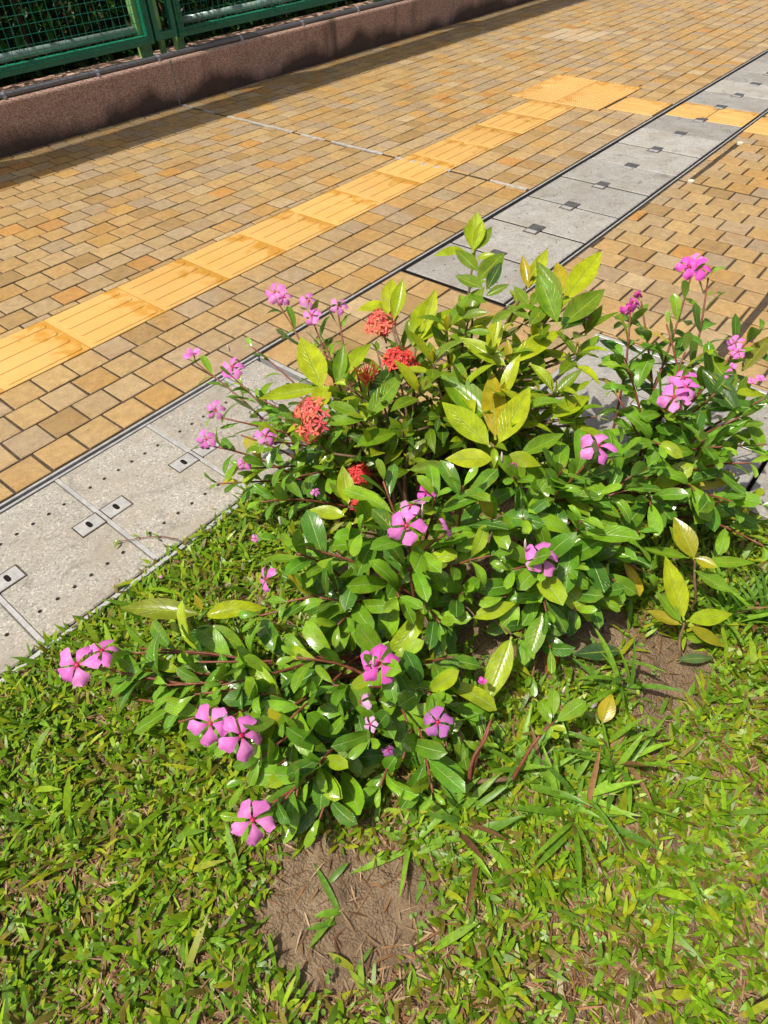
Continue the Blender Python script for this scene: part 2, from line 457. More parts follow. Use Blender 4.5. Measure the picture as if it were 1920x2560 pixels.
# ---- tactile paving
def tactile_ribs(mb, w_, l_, n=4, along='x'):
    """flat tile with n raised bars with rounded ends"""
    mb.box((-w_/2, -l_/2, -.03), (w_/2, l_/2, .0), bev=.0015)
    for k in range(n):
        wa, la = (w_, l_) if along == 'x' else (l_, w_)
        cy = -la/2+(k+.5)*la/n; hw = .0215; L = wa/2-.006
        def ring(h, s):
            pts = []
            for e, sx in ((1, 1), (-1, -1)):
                for t in range(7):
                    a = -math.pi/2+math.pi*t/6
                    pts.append((sx*(L-hw)+sx*math.cos(a)*(hw-s)*.6, cy+sx*math.sin(a)*(hw-s), h))
            return pts
        r0, r1, r2 = ring(-.001, 0), ring(.002, .001), ring(.0032, .007)
        m = len(r0); v = r0+r1+r2
        f = [(i, (i+1) % m, m+(i+1) % m, m+i) for i in range(m)]+[(m+i, m+(i+1) % m, 2*m+(i+1) % m, 2*m+i) for i in range(m)]
        f.append(tuple(range(2*m, 3*m)))
        if along == 'x': mb.add(v, f)
        else: mb.add([(-p[1], p[0], p[2]) for p in v], f)
tp = MB(); tactile_ribs(tp, .298, .298); tm_x = mesh('tactile_tile', tp.v, tp.f, MAT['tactile'])
tp = MB(); tactile_ribs(tp, .298, .278, 4, 'y')
tm_y = mesh('tactile_tile', [(p[0], p[1], p[2]) for p in tp.v], tp.f, MAT['tactile'])
b = MB(); nb = 11
b.box((-.149, -.149, -.03), (.149, .149, 0), bev=.0015)
for i in range(nb):
    for j in range(nb):
        cx, cy = -.149+(i+.5)*.298/nb, -.149+(j+.5)*.298/nb
        v = [(cx+math.cos(a)*.0095, cy+math.sin(a)*.0095, -.0005) for a in np.arange(6)*math.pi/3]
        v += [(cx+math.cos(a)*.0055, cy+math.sin(a)*.0055, .0048) for a in np.arange(6)*math.pi/3]
        b.add(v, [(q, (q+1) % 6, 6+(q+1) % 6, 6+q) for q in range(6)]+[(6, 7, 8, 9, 10, 11)])
tm_d = mesh('warning_tile', b.v, b.f, MAT['tactile'])
bed = MB(); bed.box((-2, .001, -.06), (3.312, .299, -.004)); bed.box((3.312, -.141, -.06), (3.911, .461, -.0045))
bed.box((3.381, -.46, -.0599), (3.679, -.1425, -.0046))
strip = bed.build('tactile_path', MAT['joint']); tag(strip, kind='structure')
for k in range(-4, 11):
    if k < -4: continue
    o = new_obj('tactile_tile', tm_x, strip); o.location = (.16+.3*k if False else .005+.3*k+.148, .15, random.uniform(.0005, .0015)); o.rotation_euler = (random.uniform(-.002, .002), random.uniform(-.002, .002), random.uniform(-.003, .003))
for i in range(2):
    for j in range(2):
        o = new_obj('warning_tile', tm_d, strip); o.location = (3.463+.3*i, .01+.3*j, random.uniform(.001, .003)); o.rotation_euler = (0, 0, random.choice((0, math.pi/2)))
o = new_obj('tactile_tile', tm_y, strip); o.location = (3.53, -.297, .001)
for yy in (-1.085, -1.37):
    o = new_obj('tactile_tile', tm_y, strip); o.location = (3.53, yy, .001)

# ---- drain covers
def plate_with_holes(w_, l_, holes, depth=.03, th=.05, notch=None):
    """block with a chamfered top and real round holes"""
    bv = .003; a, c = w_/2, l_/2
    pts = [(-a+bv, -c+bv), (a-bv, -c+bv), (a-bv, c-bv), (-a+bv, c-bv)]; edges = [(0, 1), (1, 2), (2, 3), (3, 0)]; loops = []
    for (hx, hy, rx, ry) in holes:
        n = 10 if rx == ry else 12; st = len(pts); lp = []
        for q in range(n):
            t = 2*math.pi*q/n; pts.append((hx+rx*math.cos(t), hy+ry*math.sin(t))); lp.append(st+q)
        edges += [(lp[q], lp[(q+1) % n]) for q in range(n)]; loops.append(lp)
    r = delaunay_2d_cdt([Vector(p) for p in pts], edges, [], 0, 1e-6)
    vs_, fs_ = r[0], r[2]
    v = [(p.x, p.y, 0.0) for p in vs_]; f = []
    for tri in fs_:
        m = sum((vs_[q] for q in tri), Vector((0, 0)))/3
        if any(((m.x-h[0])/h[2])**2+((m.y-h[1])/h[3])**2 < .98 for h in holes): continue
        t = list(tri)
        n_ = (vs_[t[1]]-vs_[t[0]]).cross(vs_[t[2]]-vs_[t[0]])
        f.append(tuple(t) if n_ > 0 else tuple(t[::-1]))
    om = {}
    for new, olds in enumerate(r[3]):
        for q in olds: om[q] = new
    for lp in loops:
        idx = [om[q] for q in lp]; st = len(v); n = len(idx)
        v += [(v[q][0], v[q][1], -depth) for q in idx]
        f += [(idx[q], idx[(q+1) % n], st+(q+1) % n, st+q) for q in range(n)]
        f.append(tuple(st+q for q in range(n)))
    cor = [om[q] for q in range(4)]; st = len(v)
    o = [(-a, -c), (a, -c), (a, c), (-a, c)]
    v += [(x_, y_, -bv) for x_, y_ in o]+[(x_, y_, -th) for x_, y_ in o]
    for q in range(4):
        q2 = (q+1) % 4
        f += [(st+q, st+q2, cor[q2], cor[q]), (st+4+q, st+4+q2, st+q2, st+q)]
    return v, f
def lift_plate(root, x, y, dx, mat, slot=True, sx=.062, sy=.046, rot=0):
    b = MB(); b.box((-sx/2, -sy/2, -.012), (sx/2, sy/2, .0018), bev=.0012)
    o = b.build('lift_plate', mat); o.parent = root; o.location = (x, y, .0); o.rotation_euler.z = rot
    g_ = MB(); g_.box((-sx/2-.0028, -sy/2-.0028, -.011), (sx/2+.0028, sy/2+.0028, .0009)); r_ = g_.build('rim_gap', MAT['joint']); r_.parent = o
    if slot:
        s = MB(); n = 16; ring = [(math.copysign(abs(math.cos(t))**.7, math.cos(t))*.0058, math.copysign(abs(math.sin(t))**.7, math.sin(t))*.0125) for t in (2*math.pi*(q+.5)/n for q in range(n))]
        s.add([(px, py, .0003) for px, py in ring]+[(px, py, .0023) for px, py in ring], [(q, (q+1) % n, n+(q+1) % n, n+q) for q in range(n)]+[tuple(range(n, 2*n))])
        so_ = s.build('slot', MAT['slot']); so_.parent = o; so_.location = (0, 0, 0)
    return o
ch = MB(); ch.box((-2.2, YR, -.30), (XA1, YL, -.052)); ch.box((XB0, YR, -.30), (8.4, YL, -.0035)); ch.box((XC0, -3.2, -.30), (XC1, YC, -.052))
drain = ch.build('drain_channel', MAT['slot']); tag(drain, kind='structure')
# steel edging (angle, groove, angle)
def rail(x0, x1, y0, y1, mat, z=.001, name='steel_edge'):
    b = MB(); b.box((x0, y0, -.05), (x1, y1, z), bev=.001); b.build(name, mat, drain)
rail(-2.2, 8.4, YL+.005, YL+.013, MAT['steel'], .0004); rail(-2.2, XA1+.004, YL-.012, YL-.004, MAT['steel'], -.002)
rail(XB0, 8.4, YL-.012, YL-.004, MAT['steel'], -.004); rail(XB0, 8.4, YR-.007, YR+.0, MAT['steel'], .0003)
rail(-2.2, XA1+.004, YR-.009, YR+.002, MAT['steel'], .0005)
rail(XA1+.0045, XA1+.018, YR-.009, YL-.0145, MAT['steel'], .0008)
rail(XC1+.001, XC1+.016, -3.2, YC+.016, MAT['steel'], .0008); rail(XC0, XC1, YC+.001, YC+.0158, MAT['steel'], .0006)
# near covers with washed aggregate
hol = [((-.105+.042*q), yy, .0052, .0052) for q in range(6) for yy in (.118, -.135)]
va, fa = plate_with_holes(.272, .432, hol); va2, fa2 = plate_with_holes(.272, .432, [(h[0], h[1], .005, .005) for h in hol])
cm_a = mesh('drain_cover', va, fa, MAT['cover_a'])
bar = MB(); bar.box((-.0055, -.216, -.04), (.0055, .216, .0005), bev=.001); bar_m = mesh('divider_bar', bar.v, bar.f, MAT['steel'])
xa = [-.697-.285*4, -.697-.285*3, -.697-.285*2, -.697-.285, -.697, -.412, -.127, .158]
for i, x0 in enumerate(xa):
    if i < len(xa)-1:
        o = new_obj('drain_cover', cm_a, drain); o.location = (x0+.1425, (YL+YR)/2-.004, random.uniform(-.001, .001)); t = random.uniform(.9, 1.08); o.color = (t, t, t*.98, 1); o.rotation_euler.z = random.choice((0, 0))
        lift_plate(drain, x0+.038, -.70, 1, MAT['steel']); lift_plate(drain, x0+.285-.038, -.70, 1, MAT['steel'])
    o = new_obj('divider_bar', bar_m, drain); o.location = (x0, (YL+YR)/2-.004, 0)
v_, f_ = plate_with_holes(.118, .432, []); o = new_obj('drain_cover', mesh('drain_cover', v_, f_, MAT['cover_a']), drain); o.location = (.158+.071, -.704, 0)
# far covers
cmb = []
for s in range(3):
    hh = [(-.09+.06*q+random.uniform(-.004, .004), yy+random.uniform(-.004, .004), .0042, .0042) for q in range(4) for yy in (.12, -.12)]
    v_, f_ = plate_with_holes(.2885, .434, hh); cmb.append(mesh('drain_cover', v_, f_, MAT['cover_b']))
v_, f_ = plate_with_holes(.2955, .434, []); 
x = 1.03+.3
k = 0; xs = 1.05
while xs < 8.2:
    xc = xs+.15
    yellow = 3.3 < xc < 3.75
    if yellow:
        for s in (-1, 1):
            b = MB(); tactile_ribs(b, .296, .214, 3, 'y')
            o = b.build('tactile_cover', MAT['tactile'], drain); o.location = (xc, (YL+YR)/2+s*.109, .0)
    else:
        o = new_obj('drain_cover', random.choice(cmb), drain); o.location = (xc, (YL+YR)/2, random.uniform(-.0015, .0015)); t = random.uniform(.82, 1.15); o.color = (t, t, t, 1)
        o.rotation_euler.z = random.choice((0, math.pi))
    if k: 
        p_ = lift_plate(drain, xs, -.69, 1, MAT['steel_dark'], False, .085, .055)
        b = MB(); b.box((-.040, -.024, .0012), (-.016, .024, .0028)); q_ = b.build('lift_tab', MAT['steel']); q_.parent = p_
    xs += .3 if not yellow else .3; k += 1
# side channel covers
yy = YC-.004
while yy > -3.1:
    o = new_obj('drain_cover', cmb[0], drain); o.location = ((XC0+XC1)/2, yy-.15, 0); o.rotation_euler.z = math.pi/2; o.scale = (1, 1.12, 1); t = random.uniform(.9, 1.05); o.color = (t, t, t, 1)
    lift_plate(drain, .80, yy-.3+.04, 1, MAT['steel'], True, .046, .062); lift_plate(drain, .80, yy-.3-.04, 1, MAT['steel'], True, .046, .062)
    yy -= .3
# round caps at the corners of the paved manhole lid
for i, (x_, y_) in enumerate(((2.524, -1.0), (3.174, -1.0))):
    b = MB(); n = 14
    ring = [(math.cos(2*math.pi*q/n), math.sin(2*math.pi*q/n)) for q in range(n)]
    v = [(c_*.016, s_*.016, -.01) for c_, s_ in ring]+[(c_*.0155, s_*.0155, .0035) for c_, s_ in ring]+[(c_*.010, s_*.010, .006) for c_, s_ in ring]
    b.add(v, [(q, (q+1) % n, n+(q+1) % n, n+q) for q in range(n)]+[(n+q, n+(q+1) % n, 2*n+(q+1) % n, 2*n+q) for q in range(n)]+[tuple(range(2*n, 3*n))])
    o = b.build('corner_cap', MAT['cream']); o.location = (x_, y_, 0); o.parent = drain

# ================================================================== LOW WALL, FENCE, HEDGE
def wall_block(root, x0, x1):
    prof = [(0, -.05)]; h = .241; r = .022; th = .30
    for q in range(6):
        a = math.pi/2*q/5; prof.append((r-r*math.cos(a), h-r+r*math.sin(a)))
    prof += [(th, h), (th, -.05)]
    nx = max(2, int((x1-x0)/.25)); v = []; f = []; m = len(prof)
    for i in range(nx+1):
        x = x0+(x1-x0)*i/nx
        if i == 0: x = x0
        v += [(x, WY+p[0], p[1]) for p in prof]
    for i in range(nx):
        for q in range(m-1): f.append((i*m+q, (i+1)*m+q, (i+1)*m+q+1, i*m+q+1))
    f += [tuple(range(m))[::-1][::-1], tuple(nx*m+q for q in range(m))[::-1]]
    b = MB(); b.add(v, f); b.build('wall_block', MAT['wall'], root)
wall = empty('low_wall', (JX, WY, 0))
tag(wall, 'low pink granite kerb wall with damp stains below the green fence', 'wall')
wall_block(wall, -1.0, JX-.005); wall_block(wall, JX+.005, JX+3.0-.005); wall_block(wall, JX+3.005, 9)
for xj in (JX, JX+3):
    b = MB(); b.box((xj-.0049, WY+.002, -.04), (xj+.0049, WY+.298, .2395)); b.build('mortar_joint', MAT['mortar'], wall)

def conduit(name, y0, z0, rad, clips, label):
    root = empty(name, (1.5, y0, z0-rad)); tag(root, label, 'conduit')
    b = MB(); xs_ = np.linspace(-.8, 8.5, 40)
    b.tube([(x_, y0+(vnoise(x_, y0, 1.1)-.5)*.008, z0+(vnoise(x_, 4, 1.3)-.5)*.003) for x_ in xs_], rad, 10)
    b.build('pipe', MAT['pipe'], root, True)
    for x_ in clips:
        c = MB(); c.tube([(x_-.009, y0, z0), (x_+.009, y0, z0)], rad+.0025, 10); c.box((x_-.008, y0-rad-.012, z0-rad), (x_+.008, y0-rad+.002, z0-rad+.012)); c.build('clip', MAT['clip'], root)
conduit('conduit_pipe', 2.158, .2558, .0145, (.95, 1.52, 1.95, 2.62, 3.2, 3.8, 4.4), 'thick grey conduit pipe clipped along the top of the low wall')
conduit('thin_conduit', 2.212, .250, .0088, (.96, 2.35, 3.5), 'thin grey conduit running behind the thick one on the wall')

FY = 2.262
def fence_panel(x0, x1, label):
    root = empty('fence_panel', ((x0+x1)/2, FY, .241)); tag(root, label, 'fence')
    zb, zt = .310, 2.05
    b = MB(); b.box((x0, FY-.012, zb), (x1, FY+.028, zb+.045)); b.build('bottom_rail', MAT['green'], root)
    b = MB(); b.box((x0, FY-.012, zt), (x1, FY+.028, zt+.045)); b.build('top_rail', MAT['green'], root)
    for xx in (x0, x1-.045):
        b = MB(); b.box((xx, FY-.0125, zb+.0452), (xx+.045, FY+.0285, zt-.0002)); b.build('frame_upright', MAT['green'], root)
    b = MB(); b.tube([(x0-.01, FY+.056, .381), (x1+.01, FY+.056, .381)], .021, 14); b.build('tube_rail', MAT['tube'], root, True)
    b = MB()
    for xx in np.arange(x0+.02, x1, .046): b.tube([(xx, FY-.016, zb+.02), (xx, FY-.016, zt+.02)], .0016, 5, cap=False)
    for zz in np.arange(zb+.03, zt, .043): b.tube([(x0+.005, FY-.019, zz), (x1-.005, FY-.019, zz)], .0016, 5, cap=False)
    o = b.build('wire_mesh', MAT['wire'], root, True); tag(o, kind='stuff')
    for xx, wd in ((x0+.002, .052), (x1-.075, .072)):
        b = MB(); b.box((xx, FY+.0295, .2412), (xx+wd, FY+.078, 2.15)); b.build('post', MAT['green_sunlit'], root)
fence_panel(-.05, 2.02, 'green wire mesh fence panel left of the paired gate frames')
fence_panel(2.215, 4.28, 'green wire mesh fence panel beyond the narrow gap')
fence_panel(4.33, 6.4, 'green wire mesh fence panel furthest along the low wall')
infill = empty('gap_frame', (2.117, FY, .241)); tag(infill, 'narrow green frame with strut in sunlit green filling the gap between fence panels', 'fence')
b = MB(); b.box((2.036, FY-.0115, .318), (2.20, FY+.02, .358)); b.build('bottom_rail', MAT['green'], infill)
for xx in (2.036, 2.168):
    b = MB(); b.box((xx, FY-.0118, .3582), (xx+.032, FY+.0198, 2.1)); b.build('frame_upright', MAT['green'], infill)
b = MB(); b.box((2.085, FY+.021, .2412), (2.115, FY+.05, 2.1)); b.build('strut', MAT['green_sunlit'], infill)
# flat strip added out of view to throw the band of shade along the pavement
cover = MB(); cover.box((-1.5, 2.05, 2.16), (9, 2.385, 2.185), bev=.004)
o = cover.build('shade_strip', MAT['green']); tag(o, 'flat green canopy strip added out of view to cast the pavement shade', 'occluder')

# ---- hedge behind the fence
def leaf_cloud(n, sampler, size, pal, flat=.5):
    """n small pointed leaves; returns verts, faces, tint"""
    P = sampler(n); d = rng.normal(size=(n, 3)); d[:, 2] -= .3; d /= np.linalg.norm(d, axis=1)[:, None]
    up = rng.normal(size=(n, 3))*flat+np.array([0, 0, 1.0]); s = np.cross(d, up); s /= np.linalg.norm(s, axis=1)[:, None]
    L = size*rng.uniform(.6, 1.3, n)[:, None]; W = L*.23; nn = np.cross(s, d)
    V = np.stack([P, P+d*L*.5+s*W+nn*L*.06, P+d*L+nn*L*-.08, P+d*L*.5-s*W+nn*L*.06], 1).reshape(-1, 3)
    F = [(4*i, 4*i+1, 4*i+2, 4*i+3) for i in range(n)]
    pc = np.array(pal)[rng.integers(len(pal), size=n)]*rng.uniform(.7, 1.3, (n, 1))
    return V, F, np.repeat(pc, 4, 0)
hedge = empty('hedge', (2.2, 2.95, -.1)); tag(hedge, 'dense dark green hedge growing behind the wire fence', 'hedge')
def hs(n):
    x = rng.uniform(-.8, 7, n); z = rng.uniform(-.15, 1.9, n); y = 2.60+rng.random(n)**1.3*.9-.10*vnoise(x, z, 2.5)
    return np.stack([x, y, z], 1)
V, F, C = leaf_cloud(26000, hs, .075, [(.03, .11, .018), (.045, .15, .025), (.07, .17, .02), (.10, .10, .035), (.018, .07, .02)])
o = new_obj('foliage', mesh('foliage', V, F, MAT['hedge'], colr=C, off=origin(hedge)), hedge); tag(o, kind='stuff')
for k in range(18):
    x0 = -.4+k*.39+random.uniform(-.1, .1); b = MB(); y0 = 2.95+random.uniform(-.1, .15)
    b.tube([(x0, y0, -.12), (x0+random.uniform(-.1, .1), y0+random.uniform(-.1, .1), .7), (x0+random.uniform(-.2, .2), y0, 1.7)], [.02, .014, .006], 6); b.build('stem', MAT['bark'], hedge)
b = MB(); b.box((-1.5, 3.55, -.12), (9, 3.6, 2.3)); o = b.build('dark_backing', simple_mat('backing_dark', (.05, .06, .045), .9, .2, 0, .3, 2)); tag(o, 'dark backing sheet added behind the hedge as deep shade', 'wall')  # dark backing added so the depth behind the hedge reads as shade

# ================================================================== SOIL AND LAWN
def soil_h(x, y):
    h = (vnoise(x, y, 5)-.5)*.022+(vnoise(x, y, 17)-.5)*.012+(vnoise(x+3, y, 45)-.5)*.009+(vnoise(x+1.7, y+.3, 110)-.5)*.005
    mound = np.exp(-(((x-.0)/.42)**2+((y+1.5)/.34)**2))*.035
    edge = np.clip((YR-.012-y)/.10, 0, 1)*np.clip((XC0-.02-x)/.08, 0, 1)*1.0
    return -.012+(h+mound+.010)*edge
xs_ = np.linspace(-1.5, XC0-.002, 330); ys_ = np.linspace(-2.7, YR-.0095, 330)
X, Y = np.meshgrid(xs_, ys_, indexing='ij'); Z = soil_h(X, Y)
mask = ~((X > XA1+.004) & (Y > YC-.005))
V = np.stack([X, Y, Z], -1).reshape(-1, 3); n = 330
F = [(i*n+j, (i+1)*n+j, (i+1)*n+j+1, i*n+j+1) for i in range(n-1) for j in range(n-1)
     if mask[i, j] and mask[i+1, j] and mask[i, j+1] and mask[i+1, j+1]]
tag(new_obj('soil', mesh('soil', V, F, MAT['soil'], True)), kind='structure')

def in_lawn(x, y): return (y < YR+.004) & (x < XC0-.015) & ~((x > XA1-.01) & (y > YC-.02))
def bare(x, y):
    """0 = bare soil, 1 = full turf"""
    e = lambda cx, cy, rx, ry, a: ((((x-cx)*math.cos(a)+(y-cy)*math.sin(a))/rx)**2+((-(x-cx)*math.sin(a)+(y-cy)*math.cos(a))/ry)**2)
    w_ = (vnoise(x, y, 9)-.5)*1.3+(vnoise(x, y, 30)-.5)*1.1
    m = np.ones_like(x)
    for (cx, cy, rx, ry, a) in ((-.655, -1.722, .125, .085, R_(-50)), (.02, -1.93, .15, .06, R_(8)), (.08, -1.60, .28, .20, R_(-15)), (-.17, -1.40, .16, .17, 0)):
        m = np.minimum(m, np.clip((e(cx, cy, rx, ry, a)+w_-.7)/1.1, 0, 1))
    return m
def lush(x, y): return np.clip(.75+.30*(y+1.55)+.28*(x+.4)+.5*(vnoise(x, y, 5)-.5)+.6*(vnoise(x, y, 16)-.5)-.3*np.exp(-((x+.66)/.28)**2-((y+1.78)/.22)**2), .15, 1)
def blades(n, length, width, pal, tilt, keep, bend=.5, tipw=.55, region=(-1.48, XC0, -2.68, YR+.02), tuft=1):
    nt_ = n//tuft; x = np.repeat(rng.uniform(region[0], region[1], nt_), tuft)+rng.normal(0, .005, nt_*tuft); y = np.repeat(rng.uniform(region[2], region[3], nt_), tuft)+rng.normal(0, .005, nt_*tuft); n = nt_*tuft
    k = in_lawn(x, y) & (rng.random(n) < keep(x, y))
    # nothing far outside the picture
    d = np.stack([x, y, np.zeros(n)], 1)-CAM; dp = d@_F; px = 960+FPX*(d@_R)/dp; py = 1280-FPX*(d@_U)/dp
    k &= (px > -900) & (px < 3000) & (py < 3300) & (py > -200) & (dp > .2)
    x, y = x[k], y[k]; n = len(x)
    z = soil_h(x, y)
    az = rng.uniform(0, 2*math.pi, n); tl = rng.uniform(*tilt, n)      # tilt from the horizontal
    L = length*rng.uniform(.55, 1.35, n); W = width*rng.uniform(.65, 1.3, n)
    hd = np.stack([np.cos(az), np.sin(az), np.zeros(n)], 1); up = np.array([0, 0, 1.0])
    sd_ = np.stack([-np.sin(az), np.cos(az), rng.uniform(-.5, .5, n)], 1)
    P0 = np.stack([x, y, z], 1); V = []
    bnd = bend*rng.uniform(.4, 1.3, n)
    P = P0; 
    for r, (t, wf) in enumerate(((0, .55), (.35, 1.0), (.7, .92), (1.0, tipw*.35))):
        if r:
            a = tl-bnd*t; st = (t-pt)*L
            P = P+hd*(np.cos(a)*st)[:, None]+up*(np.sin(a)*st)[:, None]
            P[:, 2] = np.maximum(P[:, 2], soil_h(P[:, 0], P[:, 1])*1.0+.002)
        pt = t
        V += [P-sd_*(W*wf/2)[:, None], P+sd_*(W*wf/2)[:, None]]
    V = np.stack(V, 1).reshape(-1, 3)
    F = []
    for i in range(n):
        q = 8*i; F += [(q, q+1, q+3, q+2), (q+2, q+3, q+5, q+4), (q+4, q+5, q+7, q+6)]
    pc = np.array(pal)[rng.integers(len(pal), size=n)]*rng.uniform(.75, 1.25, (n, 1))
    return V, F, np.repeat(pc, 8, 0)
GP = [(.135, .26, .010), (.175, .315, .012), (.22, .36, .014), (.095, .19, .010), (.255, .375, .02), (.155, .29, .03), (.28, .32, .014), (.18, .15, .03)]
V, F, C = blades(98000, .033, .0074, GP, (.2, 1.35), lambda x, y: lush(x, y)**1.1*bare(x, y)*.80, tuft=5)
tag(new_obj('lawn', mesh('lawn', V, F, MAT['blade'], True, colr=C)), 'short broad-bladed green lawn grass round the flower bed', 'grass', kind='stuff')
V, F, C = blades(74000, .024, .0046, GP, (.1, 1.3), lambda x, y: (.35+.65*lush(x, y))*bare(x, y)*.62, tipw=.3, tuft=4)
tag(new_obj('fine_grass', mesh('fine_grass', V, F, MAT['blade'], True, colr=C)), 'fine young grass shoots filling the gaps of the lawn', 'grass', kind='stuff')
V, F, C = blades(7000, .068, .0095, GP, (.2, 1.3), lambda x, y: lush(x, y)**2*bare(x, y)*.6, bend=.9, tipw=.3)
tag(new_obj('long_grass', mesh('long_grass', V, F, MAT['blade'], True, colr=C)), 'longer loose grass blades sticking out of the lawn', 'grass', kind='stuff')
DP = [(.23, .135, .062), (.17, .085, .036), (.29, .19, .10), (.11, .05, .022), (.21, .105, .042), (.34, .24, .14)]
V, F, C = blades(110000, .030, .0024, DP, (-.05, .6), lambda x, y: (.22+.8*(1-lush(x, y)))*np.clip(bare(x, y)+.10, 0, 1), bend=.3)
tag(new_obj('dry_thatch', mesh('dry_thatch', V, F, MAT['dry'], colr=C)), 'brown dry grass thatch lying between the green blades', 'thatch', kind='stuff')
V, F, C = blades(1100, .05, .0012, DP, (-.02, .22), lambda x, y: np.clip(.5-.3*bare(x, y), .1, 1)*.8, bend=.15)
tag(new_obj('straw', mesh('straw', V, F, MAT['dry'], colr=C)), 'thin straw stalks strewn over the bare soil', 'straw', kind='stuff')
# small round-leaved weeds
def weeds(n):
    V = []; F = []; C = []
    cx = rng.uniform(-1.2, .5, n); cy = rng.uniform(-2.4, YR-.02, n); k = in_lawn(cx, cy) & (rng.random(n) < .35+.4*vnoise(cx, cy, 6))
    for x, y in zip(cx[k], cy[k]):
        c0 = np.array(random.choice([(.16, .30, .05), (.20, .34, .06), (.12, .25, .03)]))
        for q in range(random.randint(3, 7)):
            a = random.uniform(0, 6.28); r = random.uniform(.004, .022); px, py = x+math.cos(a)*r, y+math.sin(a)*r
            z = float(soil_h(np.array(px), np.array(py)))+random.uniform(.006, .026); s = random.uniform(.0025, .005)
            nn = Vector((random.uniform(-.5, .5), random.uniform(-.5, .5), 1)).normalized(); e1 = nn.orthogonal().normalized(); e2 = nn.cross(e1)
            st = len(V); V.append((px, py, z-s*.25))
            for t in range(7): b_ = 2*math.pi*t/7; V.append(tuple(Vector((px, py, z))+e1*math.cos(b_)*s+e2*math.sin(b_)*s*.85))
            F += [(st, st+1+t, st+1+(t+1) % 7) for t in range(7)]; C += [c0*random.uniform(.8, 1.2)]*8
    return V, F, np.array(C)
V, F, C = weeds(420)
tag(new_obj('weed_patch', mesh('weed_patch', V, F, MAT['weed'], True, colr=C)), 'small round-leaved weeds creeping among the grass', 'weed', kind='stuff')
# clods and pebbles of the bare soil
V = []; F = []
for q in range(7000):
    x, y = random.uniform(-.9, .5), random.uniform(-2.2, -1.0)
    if bare(np.array(x), np.array(y)) > .5: continue
    s = random.uniform(.0008, .0055)*random.random()**1.6+.0008; z = float(soil_h(np.array(x), np.array(y))); st = len(V)
    pts = [(1,0,0),(-1,0,0),(0,1,0),(0,-1,0),(0,0,1),(0,0,-1)]
    V += [(x+a*s*random.uniform(.6, 1.3), y+b_*s*random.uniform(.6, 1.3), z+c_*s*random.uniform(.5, 1)) for a, b_, c_ in pts]
    F += [tuple(st+i for i in t) for t in ((0,2,4),(2,1,4),(1,3,4),(3,0,4),(2,0,5),(1,2,5),(3,1,5),(0,3,5))]
tag(new_obj('soil_crumbs', mesh('soil_crumbs', V, F, MAT['soil'], True)), 'loose soil crumbs scattered over the bare earth', 'soil', kind='stuff')

# ================================================================== PLANTS
def leaf_mesh(name, prof, mat, fold, droop, wave, twist=0.0, nv=9, petiole=.06, seed=0):
    r = random.Random(seed); us = (0, .22, .5, .78, 1); v = []; uv = []; f = []
    ph = r.uniform(0, 6)
    for j in range(nv):
        t = j/(nv-1); wv = prof(t)
        ang = droop*t; yy = math.sin(ang)/droop if abs(droop) > 1e-3 else t; zz = -(1-math.cos(ang))/droop if abs(droop) > 1e-3 else 0
        tw = twist*t
        for u in us:
            s = (u-.5)*2; x = s*wv; z = abs(s)*wv*fold+math.sin(t*9+ph+s*1.5)*wave*abs(s)*wv
            x, z = x*math.cos(tw)-z*math.sin(tw), x*math.sin(tw)+z*math.cos(tw)
            v.append((x, yy*(1-petiole)+petiole, zz+z)); uv.append((u, t))
    n = len(us)
    for j in range(nv-1):
        for i in range(n-1): f.append((j*n+i, j*n+i+1, (j+1)*n+i+1, (j+1)*n+i))
    # petiole
    st = len(v); v += [(-.018, 0, -.004), (.018, 0, -.004), (.014, petiole+.06, .0), (-.014, petiole+.06, .0)]; uv += [(.5, 0)]*4
    f.append((st, st+1, st+2, st+3))
    return mesh(name, v, f, mat, True, uv)
pprof = lambda t: .245*(max(t, 0)**.75)*((1-t)**.42)*1.62+(.012 if t < .05 else 0)          # broad, blunt, widest past the middle
iprof = lambda t: .192*math.sin(math.pi*min(1, t**.88))**1.0*(1-.10*t)+.002                         # elliptic, pointed
PERI = [leaf_mesh('leaf', pprof, MAT['peri'], fo, dr, wv, tw, seed=i) for i, (fo, dr, wv, tw) in enumerate(
    ((.18, .35, .05, 0), (.30, .6, .08, .15), (.10, .15, .10, -.15), (.25, .9, .06, .1), (.15, -.25, .09, -.1), (.22, .5, .12, .3), (.4, 1.3, .14, -.4), (.12, .7, .2, .5)))]
IXO = [leaf_mesh('leaf', iprof, MAT['ixo'], fo, dr, wv, tw, seed=20+i, petiole=.035) for i, (fo, dr, wv, tw) in enumerate(
    ((.30, .35, .03, 0), (.45, .7, .05, .15), (.20, .1, .06, -.15), (.35, 1.0, .04, .1), (.5, -.2, .03, 0), (.28, .5, .08, .3)))]
PCOL = [((.095, .235, .014), 5), ((.14, .31, .014), 5), ((.065, .18, .018), 3), ((.19, .37, .016), 4), ((.30, .43, .016), 1.8), ((.45, .37, .016), .35)]
ICOL = [((.26, .38, .010), 4), ((.36, .46, .010), 3), ((.17, .28, .010), 4), ((.09, .18, .012), 1.5)]
def pick(pal):
    wt = [p[1] for p in pal]; c = random.choices([p[0] for p in pal], wt)[0]; k = random.uniform(.82, 1.18)
    return (c[0]*k*random.uniform(.9, 1.1), c[1]*k, c[2]*k, 1)
